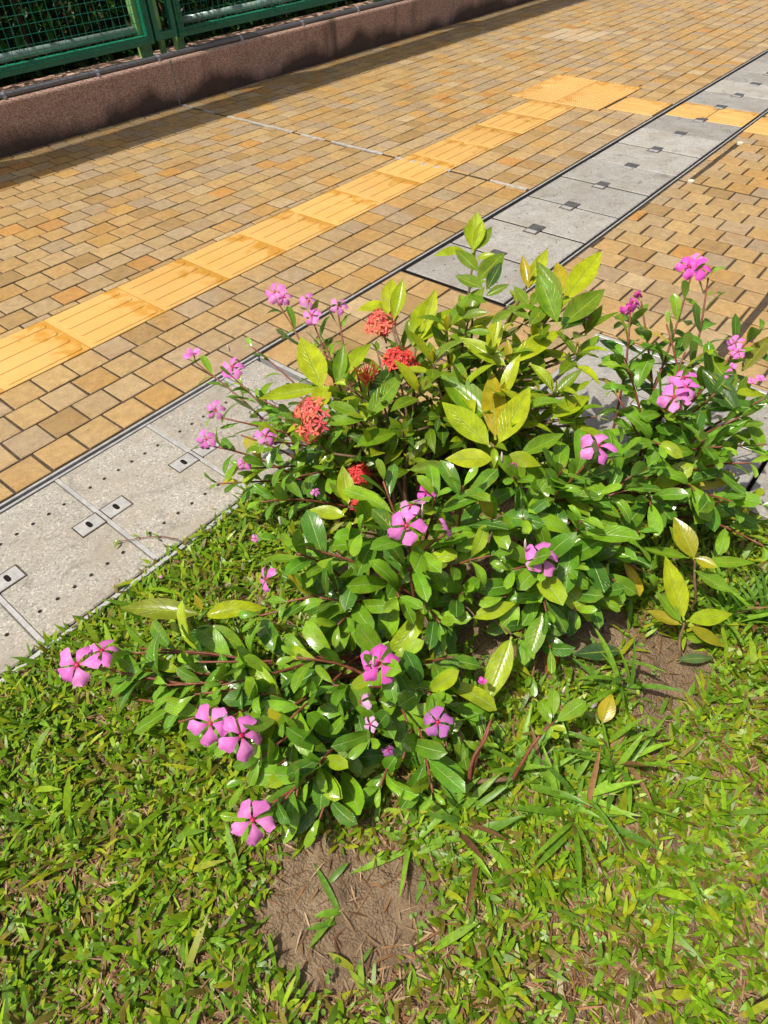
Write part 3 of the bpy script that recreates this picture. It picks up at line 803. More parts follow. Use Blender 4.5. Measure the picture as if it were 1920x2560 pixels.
def place(o, parent, P, d, nrm, sx, sy, sz):
    d = Vector(d).normalized(); nrm = Vector(nrm); nrm = nrm-d*nrm.dot(d)
    if nrm.length < 1e-4: nrm = d.orthogonal()
    nrm.normalize(); x = d.cross(nrm)
    Mx = Matrix.Identity(4)
    for i in range(3):
        Mx[i][0] = x[i]*sx; Mx[i][1] = d[i]*sy; Mx[i][2] = nrm[i]*sz
    P = Vector(P)-origin(parent)
    for i in range(3): Mx[i][3] = P[i]
    o.matrix_local = Mx
def leaf(parent, kind, P, d, nrm, L, wr=1.0, c=None, var=None):
    pool = PERI if kind == 'p' else IXO
    me = pool[var if var is not None else random.randrange(len(pool))]
    o = new_obj('leaf', me, parent); place(o, parent, P, d, nrm, L*wr, L, L)
    o.color = c if c else pick(PCOL if kind == 'p' else ICOL)
    return o
UP = Vector((0, 0, 1))
def curve(a, b, n=9, rise=.55, lean=.25, sag=0.0, wob=.006):
    a, b = Vector(a), Vector(b); hd = Vector((b.x-a.x, b.y-a.y, 0))
    c = a+UP*(b.z-a.z)*rise+hd*lean; pts = []
    ph = random.uniform(0, 6)
    for i in range(n+1):
        t = i/n; p = a*(1-t)**2+c*2*t*(1-t)+b*t*t
        k = math.sin(t*math.pi)
        pts.append(p+Vector((math.sin(t*7+ph), math.cos(t*6+ph), 0))*wob*k)
    return pts
def sample(pts, t):
    n = len(pts)-1; q = min(max(t, 0), .9999)*n; i = int(q); return pts[i].lerp(pts[i+1], q-i), (pts[i+1]-pts[i]).normalized()
def stem(parent, pts, r0, r1, mat, name='stem'):
    b = MB(); m = len(pts); b.tube(pts, [r0+(r1-r0)*i/(m-1) for i in range(m)], 7)
    return b.build(name, mat, parent, True)

# ---- flowers
def petal_geo(seed):
    r = random.Random(seed); v = []; uv = []; f = []; us = (0, .25, .5, .75, 1); nv = 7
    for j in range(nv):
        t = j/(nv-1); wv = (.022+.172*(min(t, .70)/.70)**1.3)*(1 if t < .70 else math.sqrt(max(0, 1-((t-.70)/.305)**2)))
        wv = max(wv, .045 if t > .9 else .02)
        for u in us:
            s = (u-.5)*2; x = s*wv+.05*t*t; y = .06+t*.44-.03*s*s*t+(.02*s*t)
            z = .03*math.sin(t*math.pi)+.05*s*t*.5-.08*t*t*r.uniform(.4, 1.5)-.035*s*s*t+.012*math.sin(s*7+r.random())*t
            v.append((x, y, z)); uv.append((u, t))
    n = 5
    for j in range(nv-1):
        for i in range(n-1): f.append((j*n+i, j*n+i+1, (j+1)*n+i+1, (j+1)*n+i))
    return mesh('petal', v, f, MAT['petal'], True, uv)
PETAL = [petal_geo(i) for i in range(4)]
b = MB(); b.tube([(0, 0, -.42), (0, 0, -.1), (0, 0, -.01)], [.022, .03, .055], 7); TUBE = mesh('flower_tube', b.v, b.f, MAT['stem_green'], True)
b = MB(); n = 8
b.add([(math.cos(2*math.pi*q/n)*.05, math.sin(2*math.pi*q/n)*.05, .014) for q in range(n)]+[(math.cos(2*math.pi*q/n)*.03, math.sin(2*math.pi*q/n)*.03, .03) for q in range(n)]+[(0, 0, .012)],
      [(q, (q+1) % n, n+(q+1) % n, n+q) for q in range(n)]+[(n+q, n+(q+1) % n, 2*n) for q in range(n)])
EYE = mesh('flower_eye', b.v, b.f, MAT['eye'], True)
PINK = (.84, .25, .70); MAG = (.80, .12, .60); PALE = (.80, .45, .76); LAV = (.50, .16, .50); WHITE = (.50, .40, .50)
def flower(parent, P, D, face, c=PINK, spin=None, wilt=0.0, missing=0):
    """five-petalled periwinkle bloom of diameter D looking along face"""
    P = Vector(P); face = Vector(face).normalized(); q = UP.rotation_difference(face) if False else Vector((0, 0, 1)).rotation_difference(face)
    fl = new_obj('flower', TUBE, parent); fl.matrix_local = Matrix.Translation(P-origin(parent)) @ q.to_matrix().to_4x4() @ Matrix.Rotation(random.uniform(0, 6.28) if spin is None else spin, 4, 'Z') @ Matrix.Scale(D, 4)
    e = new_obj('flower_eye', EYE, fl)
    for k in range(5-missing):
        o = new_obj('petal', random.choice(PETAL), fl)
        o.matrix_local = Matrix.Rotation(2*math.pi*k/5+random.uniform(-.07, .07), 4, 'Z') @ Matrix.Rotation(-wilt*random.uniform(.5, 1.3)+random.uniform(-.24, .16), 4, 'X') @ Matrix.Rotation(random.uniform(-.22, .22), 4, 'Y') @ Matrix.Diagonal((random.uniform(.85, 1.2), random.uniform(.92, 1.08), random.uniform(.4, 2.2), 1))
        t = random.uniform(.92, 1.06); o.color = (c[0]*t, c[1]*t*random.uniform(.85, 1.15), c[2]*t, 1)
    return fl
def bud(parent, P, d, L=.022, c='bud'):
    d = Vector(d).normalized(); b = MB(); P = Vector(P)
    b.tube([P, P+d*L*.3, P+d*L*.7, P+d*L], [.0012, .0026, .0022, .0006], 6); b.build('bud', MAT[c], parent, True)

def shoot(plant, kind, base, tip, nodes=6, L=.055, start=.25, r=(.0042, .0018), rise=.6, lean=.2, mat=None, taper=.55, flat=.0, dens=1.0, cols=None, tipup=1.0):
    """one stem with opposite pairs of leaves"""
    pts = curve(base, tip, 9, rise, lean)
    stem(plant, pts, r[0], r[1], mat or (MAT['stem'] if kind == 'p' else MAT['bark']))
    a0 = random.uniform(0, 3.14)
    for k in range(nodes):
        t = start+(1-start)*(k/(max(nodes-1, 1)))
        P, T = sample(pts, t)
        e1 = T.orthogonal().normalized(); e2 = T.cross(e1); az = a0+k*math.pi/2*.93
        for s in (0, 1):
            if random.random() > dens*(.84 if kind == 'p' else 1): continue
            a = az+s*math.pi+random.uniform(-.35, .35)
            out = e1*math.cos(a)+e2*math.sin(a)
            fr = k/(max(nodes-1, 1)); op = 1.02-fr*.5*tipup+random.uniform(-.25, .25)
            d = out*math.sin(op)+T*math.cos(op)
            if d.z < -.35: d.z = -.35*random.random()
            ll = L*(1 if fr < .6 else 1-(fr-.6)/.4*taper)*random.uniform(.75, 1.18)
            nr = UP*.8-out*random.uniform(-.1, .5)+T*.6+Vector((random.uniform(-.3, .3), random.uniform(-.3, .3), 0))
            c = pick(cols) if cols else None
            if c is None and fr > .8 and kind == 'p': c = pick([((.20, .38, .016), 3), ((.13, .30, .014), 2)])
            if c is None and fr > .8 and kind == 'i': c = pick([((.26, .36, .010), 3), ((.36, .30, .015), 1)])
            leaf(plant, kind, P+out*r[1], d, nr, ll, random.uniform(.85, 1.1), c)
    return pts
def hero(plant, kind, b_, t_, zb, zt, wr=1.0, c=None, roll=0.0, var=None):
    """one particular leaf from its foot to its tip"""
    A, B = ov(b_[0], b_[1], zb), ov(t_[0], t_[1], zt); d = B-A; L = d.length
    toc = (Vector(CAM)-A).normalized(); nr = (UP*.65+toc*.6).normalized()
    if roll: nr = Matrix.Rotation(R_(roll), 3, d.normalized()) @ nr
    if var is None and kind == 'i': var = random.choice((0, 2, 2, 4))
    return leaf(plant, kind, A, d, nr, L*1.05, wr*.94, c, var)
YG = (.33, .44, .010, 1); YG2 = (.42, .50, .012, 1); OL = (.15, .25, .012, 1); DK = (.035, .10, .016, 1); OR = (.42, .34, .015, 1); MG = (.16, .31, .012, 1); YL_ = (.45, .36, .015, 1)
toward = lambda P, k=.6, up=.6: (Vector(CAM)-Vector(P)).normalized()*k+UP*up
def gz(x, y): return float(soil_h(np.array(x), np.array(y)))
def base_at(x, y): return Vector((x, y, gz(x, y)-.006))

def plant(name, x, y, label, cat, group=None):
    o = empty(name, base_at(x, y)); tag(o, label, cat, group); return o
def periwinkle(pl, tips, spread=.05, L=.058, cols=None):
    """tips: (overview x, y, z, nodes, [start])"""
    o = pl.location
    for q in tips:
        x, y, z = q[:3]; nodes = max(4, (q[3] if len(q) > 3 else 7)-(1 if L < .1 else 2)); st = (q[4]+.2) if len(q) > 4 else .56
        T = ov(x, y, z); b0 = base_at(o.x+random.uniform(-spread, spread), o.y+random.uniform(-spread, spread))
        shoot(pl, 'p', b0, T, nodes, L*random.uniform(.88, 1.1), st, cols=cols)
def bloom(pl, x, y, z, dpx, c=PINK, k=.75, up=.55, side=(0, 0, 0), **kw):
    P = ov(x, y, z); P += toward(P, .7, .5)*.010; D = .95*dpx*1.1573*pr(P)[2]/FPX
    return flower(pl, P, D, toward(P, k, up)+Vector(side), c, **kw)

# --- periwinkle leaning out over the near drain covers
p1 = plant('periwinkle', .02, -1.20, 'periwinkle with small pale pink flowers leaning out over the drain covers', 'plant')
periwinkle(p1, [(597, 648, .33, 8), (668, 672, .36, 8), (730, 672, .36, 7), (425, 785, .25, 8), (500, 812, .28, 9), (468, 900, .25, 7), (448, 962, .23, 8), (572, 955, .27, 7),
                (528, 1012, .21, 7), (545, 750, .29, 7), (640, 850, .30, 7), (470, 1045, .17, 7), (560, 1085, .18, 7), (700, 740, .34, 7), (770, 800, .33, 6), (600, 900, .28, 7), (520, 940, .24, 6), (640, 1030, .22, 7),
                (560, 860, .28, 7), (690, 960, .26, 6)], .07, .074)
for (x, y, z, d) in ((595, 636, .335, 54), (612, 646, .33, 42), (668, 654, .365, 50), (674, 686, .36, 48), (733, 664, .365, 46), (503, 797, .285, 58), (467, 890, .255, 46), (446, 952, .235, 48), (575, 946, .275, 50), (528, 1003, .215, 40)):
    bloom(p1, x, y, z, d, PINK if random.random() < .6 else (.74, .26, .64), .6, .5, (random.uniform(-.4, .2), random.uniform(-.3, .3), random.uniform(-.1, .3)))
bloom(p1, 420, 772, .255, 44, wilt=-1.0, k=.2, up=1); bud(p1, ov(497, 760, .31), (-.1, .1, 1), .02)

# --- tall periwinkle by the side pavement
p2 = plant('periwinkle', .40, -1.70, 'tall upright periwinkle with magenta flower heads beside the side pavement', 'plant')
periwinkle(p2, [(1492, 600, .46, 9, .2), (1530, 600, .45, 10, .2), (1362, 668, .42, 9, .2), (1385, 650, .42, 9), (1585, 762, .40, 7), (1475, 835, .36, 6), (1445, 872, .35, 7), (1640, 715, .42, 9, .3), (1652, 860, .36, 7), (1560, 965, .30, 7),
                (1620, 1000, .29, 7), (1425, 960, .31, 7), (1645, 1090, .2, 7), (1585, 1085, .23, 7), (1500, 1060, .25, 7), (1405, 1090, .24, 7), (1545, 850, .36, 7), (1345, 770, .37, 8), (1330, 850, .33, 7), (1480, 760, .39, 7), (1600, 900, .33, 7), (1440, 700, .40, 7), (1520, 950, .3, 7), (1655, 960, .3, 6), (1650, 1180, .15, 6)], .08, .084)
for (x, y, z, d, c) in ((1508, 582, .47, 62, MAG), (1488, 580, .47, 58, MAG), (1498, 570, .465, 48, PINK), (1455, 862, .36, 74, PINK), (1482, 840, .365, 66, PINK), (1475, 820, .37, 62, PINK), (1587, 745, .41, 38, PINK), (1592, 765, .40, 34, PINK), (1262, 690, .42, 22, PINK)):
    bloom(p2, x, y, z, d, c, .6, .5, (random.uniform(-.3, .3), random.uniform(-.3, .3), .2))
for (x, y, z, d) in ((1365, 655, .43, 52), (1358, 668, .42, 46), (1378, 638, .43, 40)): bloom(p2, x, y, z, d, MAG, .5, .3, wilt=.9)
for (x, y, z) in ((1578, 800, .38), (1622, 830, .36), (1640, 825, .36), (1570, 815, .37)): bloom(p2, x, y, z, 24, PINK, .2, .8, wilt=-.8)

# --- periwinkle sprawling over the lawn
p3 = plant('periwinkle', -.40, -1.52, 'low periwinkle sprawling over the lawn with paired pink flowers', 'plant')
periwinkle(p3, [(205, 1440, .13, 7, .45), (240, 1412, .14, 7, .45), (300, 1400, .13, 6, .4), (470, 1570, .15, 7), (515, 1595, .15, 7), (545, 1765, .11, 6), (440, 1610, .11, 6), (600, 1745, .11, 7), (385, 1560, .1, 6), (560, 1640, .13, 6), (640, 1725, .10, 6), (690, 1650, .12, 6), (620, 1560, .14, 6), (560, 1500, .15, 6), (360, 1480, .12, 6), (690, 1770, .07, 5), (530, 1690, .11, 5), (330, 1450, .12, 6), (350, 1525, .10, 6), (275, 1470, .11, 6), (420, 1500, .13, 6), (430, 1430, .13, 6), (480, 1480, .14, 6), (290, 1510, .09, 5)], .10, .084)
A_, B_ = ov(740, 1660, .03), ov(300, 1500, .12)
bloom(p3, 168, 1440, .15, 104, PINK, .75, .55, (-.15, .1, 0), spin=.3); bloom(p3, 222, 1408, .15, 88, PINK, .25, .9, (.1, .3, 0))
bloom(p3, 456, 1566, .17, 94, PINK, .8, .5, (-.1, 0, 0)); bloom(p3, 523, 1592, .17, 104, PINK, .8, .45, (.25, -.1, 0)); bloom(p3, 547, 1774, .125, 102, (.80, .26, .66), .85, .4, spin=.0)

# --- middle periwinkle
p4 = plant('periwinkle', -.17, -1.47, 'glossy periwinkle in the middle of the bed with one large pink bloom', 'plant')
periwinkle(p4, [(878, 1150, .31, 6), (940, 1075, .33, 6), (828, 1040, .33, 5, .5), (965, 1150, .30, 6), (1000, 1050, .34, 6), (912, 1225, .25, 6), (862, 1290, .21, 6), (950, 1345, .17, 6), (640, 1195, .23, 8), (600, 1165, .25, 8), (690, 1290, .18, 7), (730, 1350, .16, 7), (1060, 1200, .26, 6), (780, 1150, .27, 6), (560, 1330, .16, 6), (1000, 1280, .2, 6), (620, 1300, .18, 6)], .07, .098)
bloom(p4, 878, 1140, .325, 92, PINK, .75, .5, (-.15, 0, 0)); bloom(p4, 888, 1095, .34, 66, (.80, .32, .68), .2, .9, (.1, .4, 0)); bloom(p4, 922, 1068, .33, 44, MAG, .3, .8); bloom(p4, 965, 1143, .31, 52, PINK, .2, .1, (.7, -.3, 0))
bloom(p4, 575, 1256, .2, 62, PINK, .3, .3, (-.7, .2, 0), missing=1); bud(p4, ov(912, 1120, .325), (0, 0, 1), .035); bud(p4, ov(608, 1135, .27), (0, .1, 1), .022)
bloom(p4, 750, 1236, .12, 30, MAG, .4, .6); bloom(p4, 672, 1430, .10, 34, (.6, .18, .55), .4, .6); bloom(p4, 553, 1166, .2, 22, PINK, .4, .6); bloom(p4, 682, 1066, .2, 24, PINK, .4, .6)

# --- periwinkle right of the middle
p5 = plant('periwinkle', .10, -1.60, 'bushy periwinkle with rain-wet dark leaves and three separate pink blooms', 'plant')
periwinkle(p5, [(1288, 985, .34, 7), (1108, 1030, .34, 6), (1172, 1225, .24, 6), (1205, 1060, .31, 7), (1255, 1125, .28, 6), (1130, 1120, .29, 6), (1310, 1180, .21, 6), (1220, 1010, .33, 6), (1350, 1060, .28, 7), (1180, 1320, .16, 6), (1060, 1120, .3, 6), (1290, 1070, .29, 6), (1110, 1230, .24, 6), (1230, 1230, .2, 6), (1380, 1150, .2, 6), (1120, 1380, .11, 6), (1190, 1400, .10, 6), (1245, 1320, .13, 6), (1330, 1255, .15, 6), (1090, 1290, .17, 6), (1390, 1235, .14, 6), (1290, 1290, .12, 6), (1150, 1460, .07, 5), (1400, 1010, .28, 7), (1340, 960, .3, 7)], .09, .094)
bloom(p5, 1290, 968, .355, 84, PINK, .6, .6, (.1, .1, 0)); bloom(p5, 1170, 1208, .255, 88, PINK, .75, .5, (.1, -.1, 0)); bloom(p5, 1108, 1006, .355, 46, (.74, .26, .60), .5, .4, wilt=.8)
bud(p5, ov(1135, 1190, .27), (-.1, .1, 1), .032); bud(p5, ov(1085, 1000, .36), (-.1, .1, 1), .026)

# --- front periwinkle
p6 = plant('periwinkle', -.33, -1.60, 'short periwinkle with a bright magenta bloom over a flat leaf rosette', 'plant')
periwinkle(p6, [(815, 1450, .21, 6), (955, 1480, .15, 5, .55), (935, 1712, .09, 6, .5), (870, 1640, .10, 5), (800, 1600, .12, 6), (750, 1540, .12, 6), (1000, 1600, .09, 5), (720, 1480, .15, 6), (880, 1560, .12, 5), (930, 1500, .14, 5, .6), (640, 1420, .16, 6), (820, 1700, .05, 4), (980, 1420, .16, 5)], .06, .086)
bloom(p6, 820, 1436, .225, 98, MAG, .8, .45, (.05, -.1, 0)); bloom(p6, 800, 1425, .22, 58, MAG, .3, .5, (-.3, .5, 0)); bud(p6, ov(808, 1440, .235), (0, 0, 1), .030)
bloom(p6, 945, 1563, .15, 74, LAV, .8, .4); bloom(p6, 800, 1568, .13, 40, PALE, .3, .3, (-.4, 0, 0)); bloom(p6, 778, 1520, .13, 56, PALE, .2, .2, (-.5, .3, 0), wilt=.5); bloom(p6, 838, 1622, .12, 40, LAV, .4, .5, wilt=.6); bloom(p6, 1042, 1478, .12, 26, MAG, .2, .8, wilt=-1)

# --- sprig with a bent red stem
p7 = plant('periwinkle_sprig', *ov(985, 1735, 0).xy, 'young periwinkle sprig on a bent reddish stem above the long grass', 'plant')
A_ = base_at(p7.location.x, p7.location.y); B_ = ov(1012, 1690, .045); C_ = ov(1108, 1682, .055); D_ = ov(1150, 1610, .09); E_ = ov(1198, 1558, .12)
stem(p7, [A_, B_, C_], .0052, .004, MAT['bark'], 'woody_stem'); stem(p7, [C_, D_, ov(1170, 1585, .105), E_], .0034, .0018, MAT['stem']); stem(p7, [B_, ov(1042, 1600, .10), ov(1065, 1545, .13)], .0035, .0016, MAT['stem'])
for b_, t_, c in (((1195, 1550), (1195, 1492), MG), ((1200, 1560), (1262, 1515), MG), ((1190, 1568), (1170, 1508), MG), ((1190, 1572), (1218, 1572), YG), ((1178, 1582), (1160, 1578), YG), ((1188, 1580), (1205, 1592), YG), ((1185, 1560), (1172, 1535), MG)):
    hero(p7, 'p', b_, t_, .115, .13, 1.25, c)
bud(p7, ov(1215, 1498, .14), (.1, 0, 1), .02)
shoot(p7, 'p', B_, ov(1060, 1560, .12), 5, .04, .4)

# --- tall ixora
i1 = plant('ixora_shrub', .26, -1.24, 'tall ixora shrub with yellow-green young leaves reaching over the drain', 'shrub')
Bx = lambda dx=0, dy=0: base_at(.26+dx, -1.24+dy)
def ixo_stem(pl, base, tip, n=5, L=.06, start=.35, r=(.006, .0022), **kw): return shoot(pl, 'i', base, tip, n, L, start, r, .65, .15, dens=.9, **kw)
DARKI = [((.11, .21, .012), 3), ((.19, .30, .012), 3), ((.06, .14, .015), 1.5), ((.32, .42, .012), 2.2)]
ixo_stem(i1, Bx(.06, .02), ov(1027, 520, .455), 7, .074, .3, cols=ICOL); ixo_stem(i1, Bx(.08, -.02), ov(1143, 610, .43), 6, .072, .3, cols=ICOL); ixo_stem(i1, Bx(.1, -.06), ov(1215, 655, .43), 6, .078, .3, cols=ICOL)
ixo_stem(i1, Bx(0, -.05), ov(1098, 790, .38), 4, .085, .3, cols=ICOL); ixo_stem(i1, Bx(-.03, -.06), ov(1068, 965, .34), 4, .085, .3, cols=ICOL)
for q in ((1160, 760, .36), (1240, 850, .33), (1010, 760, .36), (960, 740, .38), (1190, 880, .31), (1000, 860, .33), (1260, 760, .37), (930, 800, .35), (1120, 850, .33), (950, 900, .30), (1180, 950, .28), (1080, 720, .38), (1020, 690, .40), (1130, 700, .39), (1220, 780, .36), (1050, 830, .34), (1150, 820, .34), (930, 860, .32), (1210, 960, .27), (1120, 920, .3), (900, 930, .29), (1000, 950, .29), (1290, 900, .29), (1240, 920, .28)): ixo_stem(i1, Bx(random.uniform(-.06, .1), random.uniform(-.07, .06)), ov(*q), 5, .080, .5, cols=DARKI)
Z = .45
for b_, t_, dz, wr, c in (((1022, 545), (1030, 468), .045, 1.25, YG), ((1015, 525), (1003, 487), .03, .9, OL), ((1024, 542), (1062, 490), .035, 1.1, OL), ((1005, 540), (942, 545), .005, .9, YG), ((1035, 588), (985, 537), .02, 1.0, OL), ((1030, 608), (1088, 545), .03, 1.15, OL), ((1045, 622), (988, 602), -.005, 1.1, OL), ((1050, 628), (1082, 572), .03, 1.0, DK), ((1058, 675), (990, 680), -.01, .9, OL), ((1028, 560), (1066, 545), .02, 1.0, YG), ((1048, 640), (1100, 618), .02, 1.0, OL), ((1052, 655), (1010, 640), .01, 1.0, MG), ((1060, 700), (1105, 672), .01, 1.0, OL), ((1062, 720), (1012, 715), .0, 1.0, MG), ((1024, 540), (1042, 482), .04, .9, YG2)):
    hero(i1, 'i', b_, t_, Z, Z+dz, wr*1.02, c)
Z = .425
for b_, t_, dz, wr, c in (((1140, 622), (1128, 558), .04, .9, OR), ((1143, 622), (1180, 547), .04, .9, YG2), ((1140, 625), (1148, 570), .03, .8, OR), ((1148, 662), (1166, 622), .02, 1.3, OL), ((1140, 660), (1112, 618), .02, 1.2, OL), ((1145, 690), (1098, 658), .01, 1.0, OL), ((1142, 705), (1182, 655), .02, 1.1, OL),
                          ((1216, 655), (1298, 540), .05, .78, YG2), ((1213, 668), (1160, 575), .05, 1.0, OL), ((1216, 632), (1204, 558), .04, .95, OR), ((1222, 632), (1242, 582), .03, .9, OR), ((1205, 700), (1163, 602), .04, 1.05, MG), ((1208, 705), (1298, 638), .02, 1.05, OL), ((1212, 715), (1284, 645), .01, .9, DK)):
    hero(i1, 'i', b_, t_, Z, Z+dz, wr, c)
Z = .375
for b_, t_, dz, wr, c in (((1096, 792), (996, 728), .03, .95, YG), ((1100, 788), (1213, 703), .05, .85, YG2), ((1099, 785), (1097, 733), .04, 1.0, OR)): hero(i1, 'i', b_, t_, Z, Z+dz, wr, c)
Z = .33
for b_, t_, dz, wr, c in (((1062, 908), (956, 820), .03, 1.15, MG), ((1070, 950), (1063, 803), .05, .85, OR), ((1075, 962), (1143, 836), .05, .95, YG2), ((1060, 965), (958, 868), .02, 1.05, YG), ((1068, 992), (966, 990), .0, 1.35, YG2), ((1090, 985), (1168, 1000), .0, 1.3, YG), ((1190, 905), (1275, 845), .02, 1.0, YG), ((1120, 985), (1210, 945), .0, .9, MG), ((880, 1015), (978, 1012), .0, .9, OL)): hero(i1, 'i', b_, t_, Z, Z+dz, wr, c)

def whorl(pl, x, y, z, n, L, cols, base):
    """upright pairs of leaves at the end of a shoot"""
    T = ov(x, y, z); stem(pl, curve(base, T, 7), .005, .0022, MAT['bark']); a0 = random.uniform(0, 3.14)
    for k in range(n):
        a = a0+k*math.pi+(k//2)*1.45+random.uniform(-.2, .2); el = (.95, .95, .45, .45, .1, .1)[k % 6]+random.uniform(-.15, .15)
        d = Vector((math.cos(a)*math.cos(el), math.sin(a)*math.cos(el), math.sin(el)))
        leaf(pl, 'i', T-UP*.012*(k//2), d, UP*.8-Vector((d.x, d.y, 0))*.6, L*random.uniform(.8, 1.15), random.uniform(.85, 1.1), random.choice(cols))
    for q in (-1, 1):
        d = Vector((math.cos(a0+.8)*q*.25, math.sin(a0+.8)*q*.25, 1)); leaf(pl, 'i', T, d, Vector((d.x, d.y, .1)), L*.5, .8, OR)
for (x, y, z) in ((1010, 700, .40), (1060, 770, .38), (1155, 745, .38), (965, 715, .39), (1175, 690, .41), (1245, 770, .37), (1000, 840, .35), (1130, 890, .33), (1195, 850, .34), (935, 785, .37), (1085, 860, .35), (1265, 715, .39), (905, 850, .34), (1240, 900, .31), (1020, 915, .31)):
    whorl(i1, x, y, z, random.choice((4, 6, 6)), .082, [YG, OL, MG, OL, YG2, MG], Bx(random.uniform(-.06, .1), random.uniform(-.07, .06)))
# --- flowering ixora
i2 = plant('ixora_shrub', .05, -1.29, 'ixora shrub bearing coral red flower heads among broad glossy leaves', 'shrub')
Bx = lambda dx=0, dy=0: base_at(.05+dx, -1.29+dy)
for q in ((840, 685, .38), (900, 735, .37), (750, 832, .34), (790, 905, .31), (815, 760, .36), (865, 830, .34), (790, 830, .33), (655, 920, .30), (870, 930, .3), (800, 960, .28), (850, 700, .37), (830, 880, .31), (880, 980, .26), (720, 980, .25), (760, 900, .3), (910, 840, .33), (730, 860, .31)): ixo_stem(i2, Bx(random.uniform(-.05, .05), random.uniform(-.05, .05)), ov(*q), 4, .082, .55, cols=DARKI)
for b_, t_, zb, dz, wr, c in (((838, 680), (846, 594), .385, .05, 1.1, YG2), ((850, 692), (870, 610), .385, .05, 1.0, YG), ((838, 655), (774, 668), .385, .0, 1.1, YG2), ((895, 742), (915, 640), .37, .05, .9, YG), ((905, 742), (940, 636), .37, .05, .75, YG2), ((890, 745), (982, 664), .37, .03, .8, YG), ((885, 730), (880, 690), .37, .03, 1.2, OL), ((905, 760), (900, 690), .36, .02, 1.3, OL),
                              ((698, 842), (650, 728), .33, .05, 1.15, YG2), ((692, 838), (568, 866), .33, -.02, .8, YG), ((698, 830), (690, 888), .34, -.02, 1.7, YG2), ((735, 815), (800, 733), .34, .04, .85, YG), ((728, 835), (742, 752), .33, .04, .9, MG),
                              ((788, 908), (868, 806), .31, .05, .85, MG), ((790, 905), (690, 912), .31, .0, .8, MG), ((775, 895), (705, 868), .31, .02, 1.1, MG), ((765, 965), (862, 922), .29, .0, .9, MG), ((800, 870), (850, 790), .32, .02, 1.1, DK)): hero(i2, 'i', b_, t_, zb, zb+dz, wr, c)
# coral flower heads
fv = []; ff = []; fu = []
for k in range(4):
    a = math.pi/2*k; ca, sa = math.cos(a), math.sin(a); st = len(fv)
    for (x, y, z), u in zip(((-.08, .06, 0), (.08, .06, 0), (.24, .5, .04), (.0, 1.0, -.12), (-.24, .5, .04)), ((.5, .1), (.5, .1), (1, .5), (.5, 1), (0, .5))): fv.append((x*ca-y*sa, x*sa+y*ca, z)); fu.append(u)
    ff.append(tuple(range(st, st+5)))
n = 5; st = len(fv)
for z, r in ((-3.6, .05), (-.05, .09)):
    for q in range(n): fv.append((math.cos(6.283*q/n)*r, math.sin(6.283*q/n)*r, z)); fu.append((.5, .1 if z < -1 else .3))
ff += [(st+q, st+(q+1) % n, st+n+(q+1) % n, st+n+q) for q in range(n)]
FLORET = mesh('floret', fv, ff, MAT['ixpetal'], False, fu)
tube_v = [(x*1.0, y*1.0, z) for x, y, z in fv[st:]]; TUBES = mesh('floret_tube', tube_v, [tuple(i-st for i in f) for f in ff[-5:]], MAT['ixpetal'], False, fu[st:])
def head(pl, x, y, z, R, axis, n, c, only_tubes=False, dome=1.0, s=.0135):
    P = ov(x, y, z); axis = Vector(axis).normalized(); q = Vector((0, 0, 1)).rotation_difference(axis)
    b = MB(); foot = P-axis*R*.95
    b.tube([foot-axis*.03, foot, foot+axis*R*.2], [.0022, .0024, .004], 6); h = b.build('flower_head', MAT['stem'], pl, True)
    for i in range(n):
        u = (i+.5)/n; th = math.acos(1-u*(1-math.cos(dome))); ph = i*2.39996+random.uniform(-.2, .2); th += random.uniform(-.06, .06)
        d = q @ Vector((math.sin(th)*math.cos(ph), math.sin(th)*math.sin(ph), math.cos(th)))
        o = new_obj('floret_tube' if only_tubes else 'floret', TUBES if only_tubes else FLORET, h)
        rr = R*random.uniform(.80, 1.12); tip = foot+d*rr
        qq = Vector((0, 0, 1)).rotation_difference((d+Vector((random.uniform(-.25, .25), random.uniform(-.25, .25), random.uniform(-.15, .3)))).normalized())
        o.matrix_local = Matrix.Translation(tip-origin(h)) @ qq.to_matrix().to_4x4() @ Matrix.Rotation(random.uniform(0, 6.3), 4, 'Z') @ Matrix.Scale(s*random.uniform(.85, 1.15), 4)
        t = random.uniform(.7, 1.1); o.color = (c[0]*t, c[1]*t*random.uniform(.6, 1.5), c[2]*t, 1)
CORAL = (.95, .22, .17); RED = (.88, .10, .085)
head(i2, 818, 682, .385, .048, (-.2, .1, 1), 46, CORAL); head(i2, 868, 762, .365, .048, (.1, -.15, 1), 46, RED)
head(i2, 792, 792, .375, .046, (-.05, 0, 1), 34, (.62, .09, .045), True, .75, .0125); head(i2, 650, 902, .315, .052, (-.75, .25, .55), 52, CORAL, dome=1.15, s=.014)
head(i2, 775, 1020, .2, .03, (-.3, -.2, .8), 20, RED, dome=.9); head(i2, 772, 1080, .17, .024, (-.3, -.2, .8), 14, RED, dome=.9)

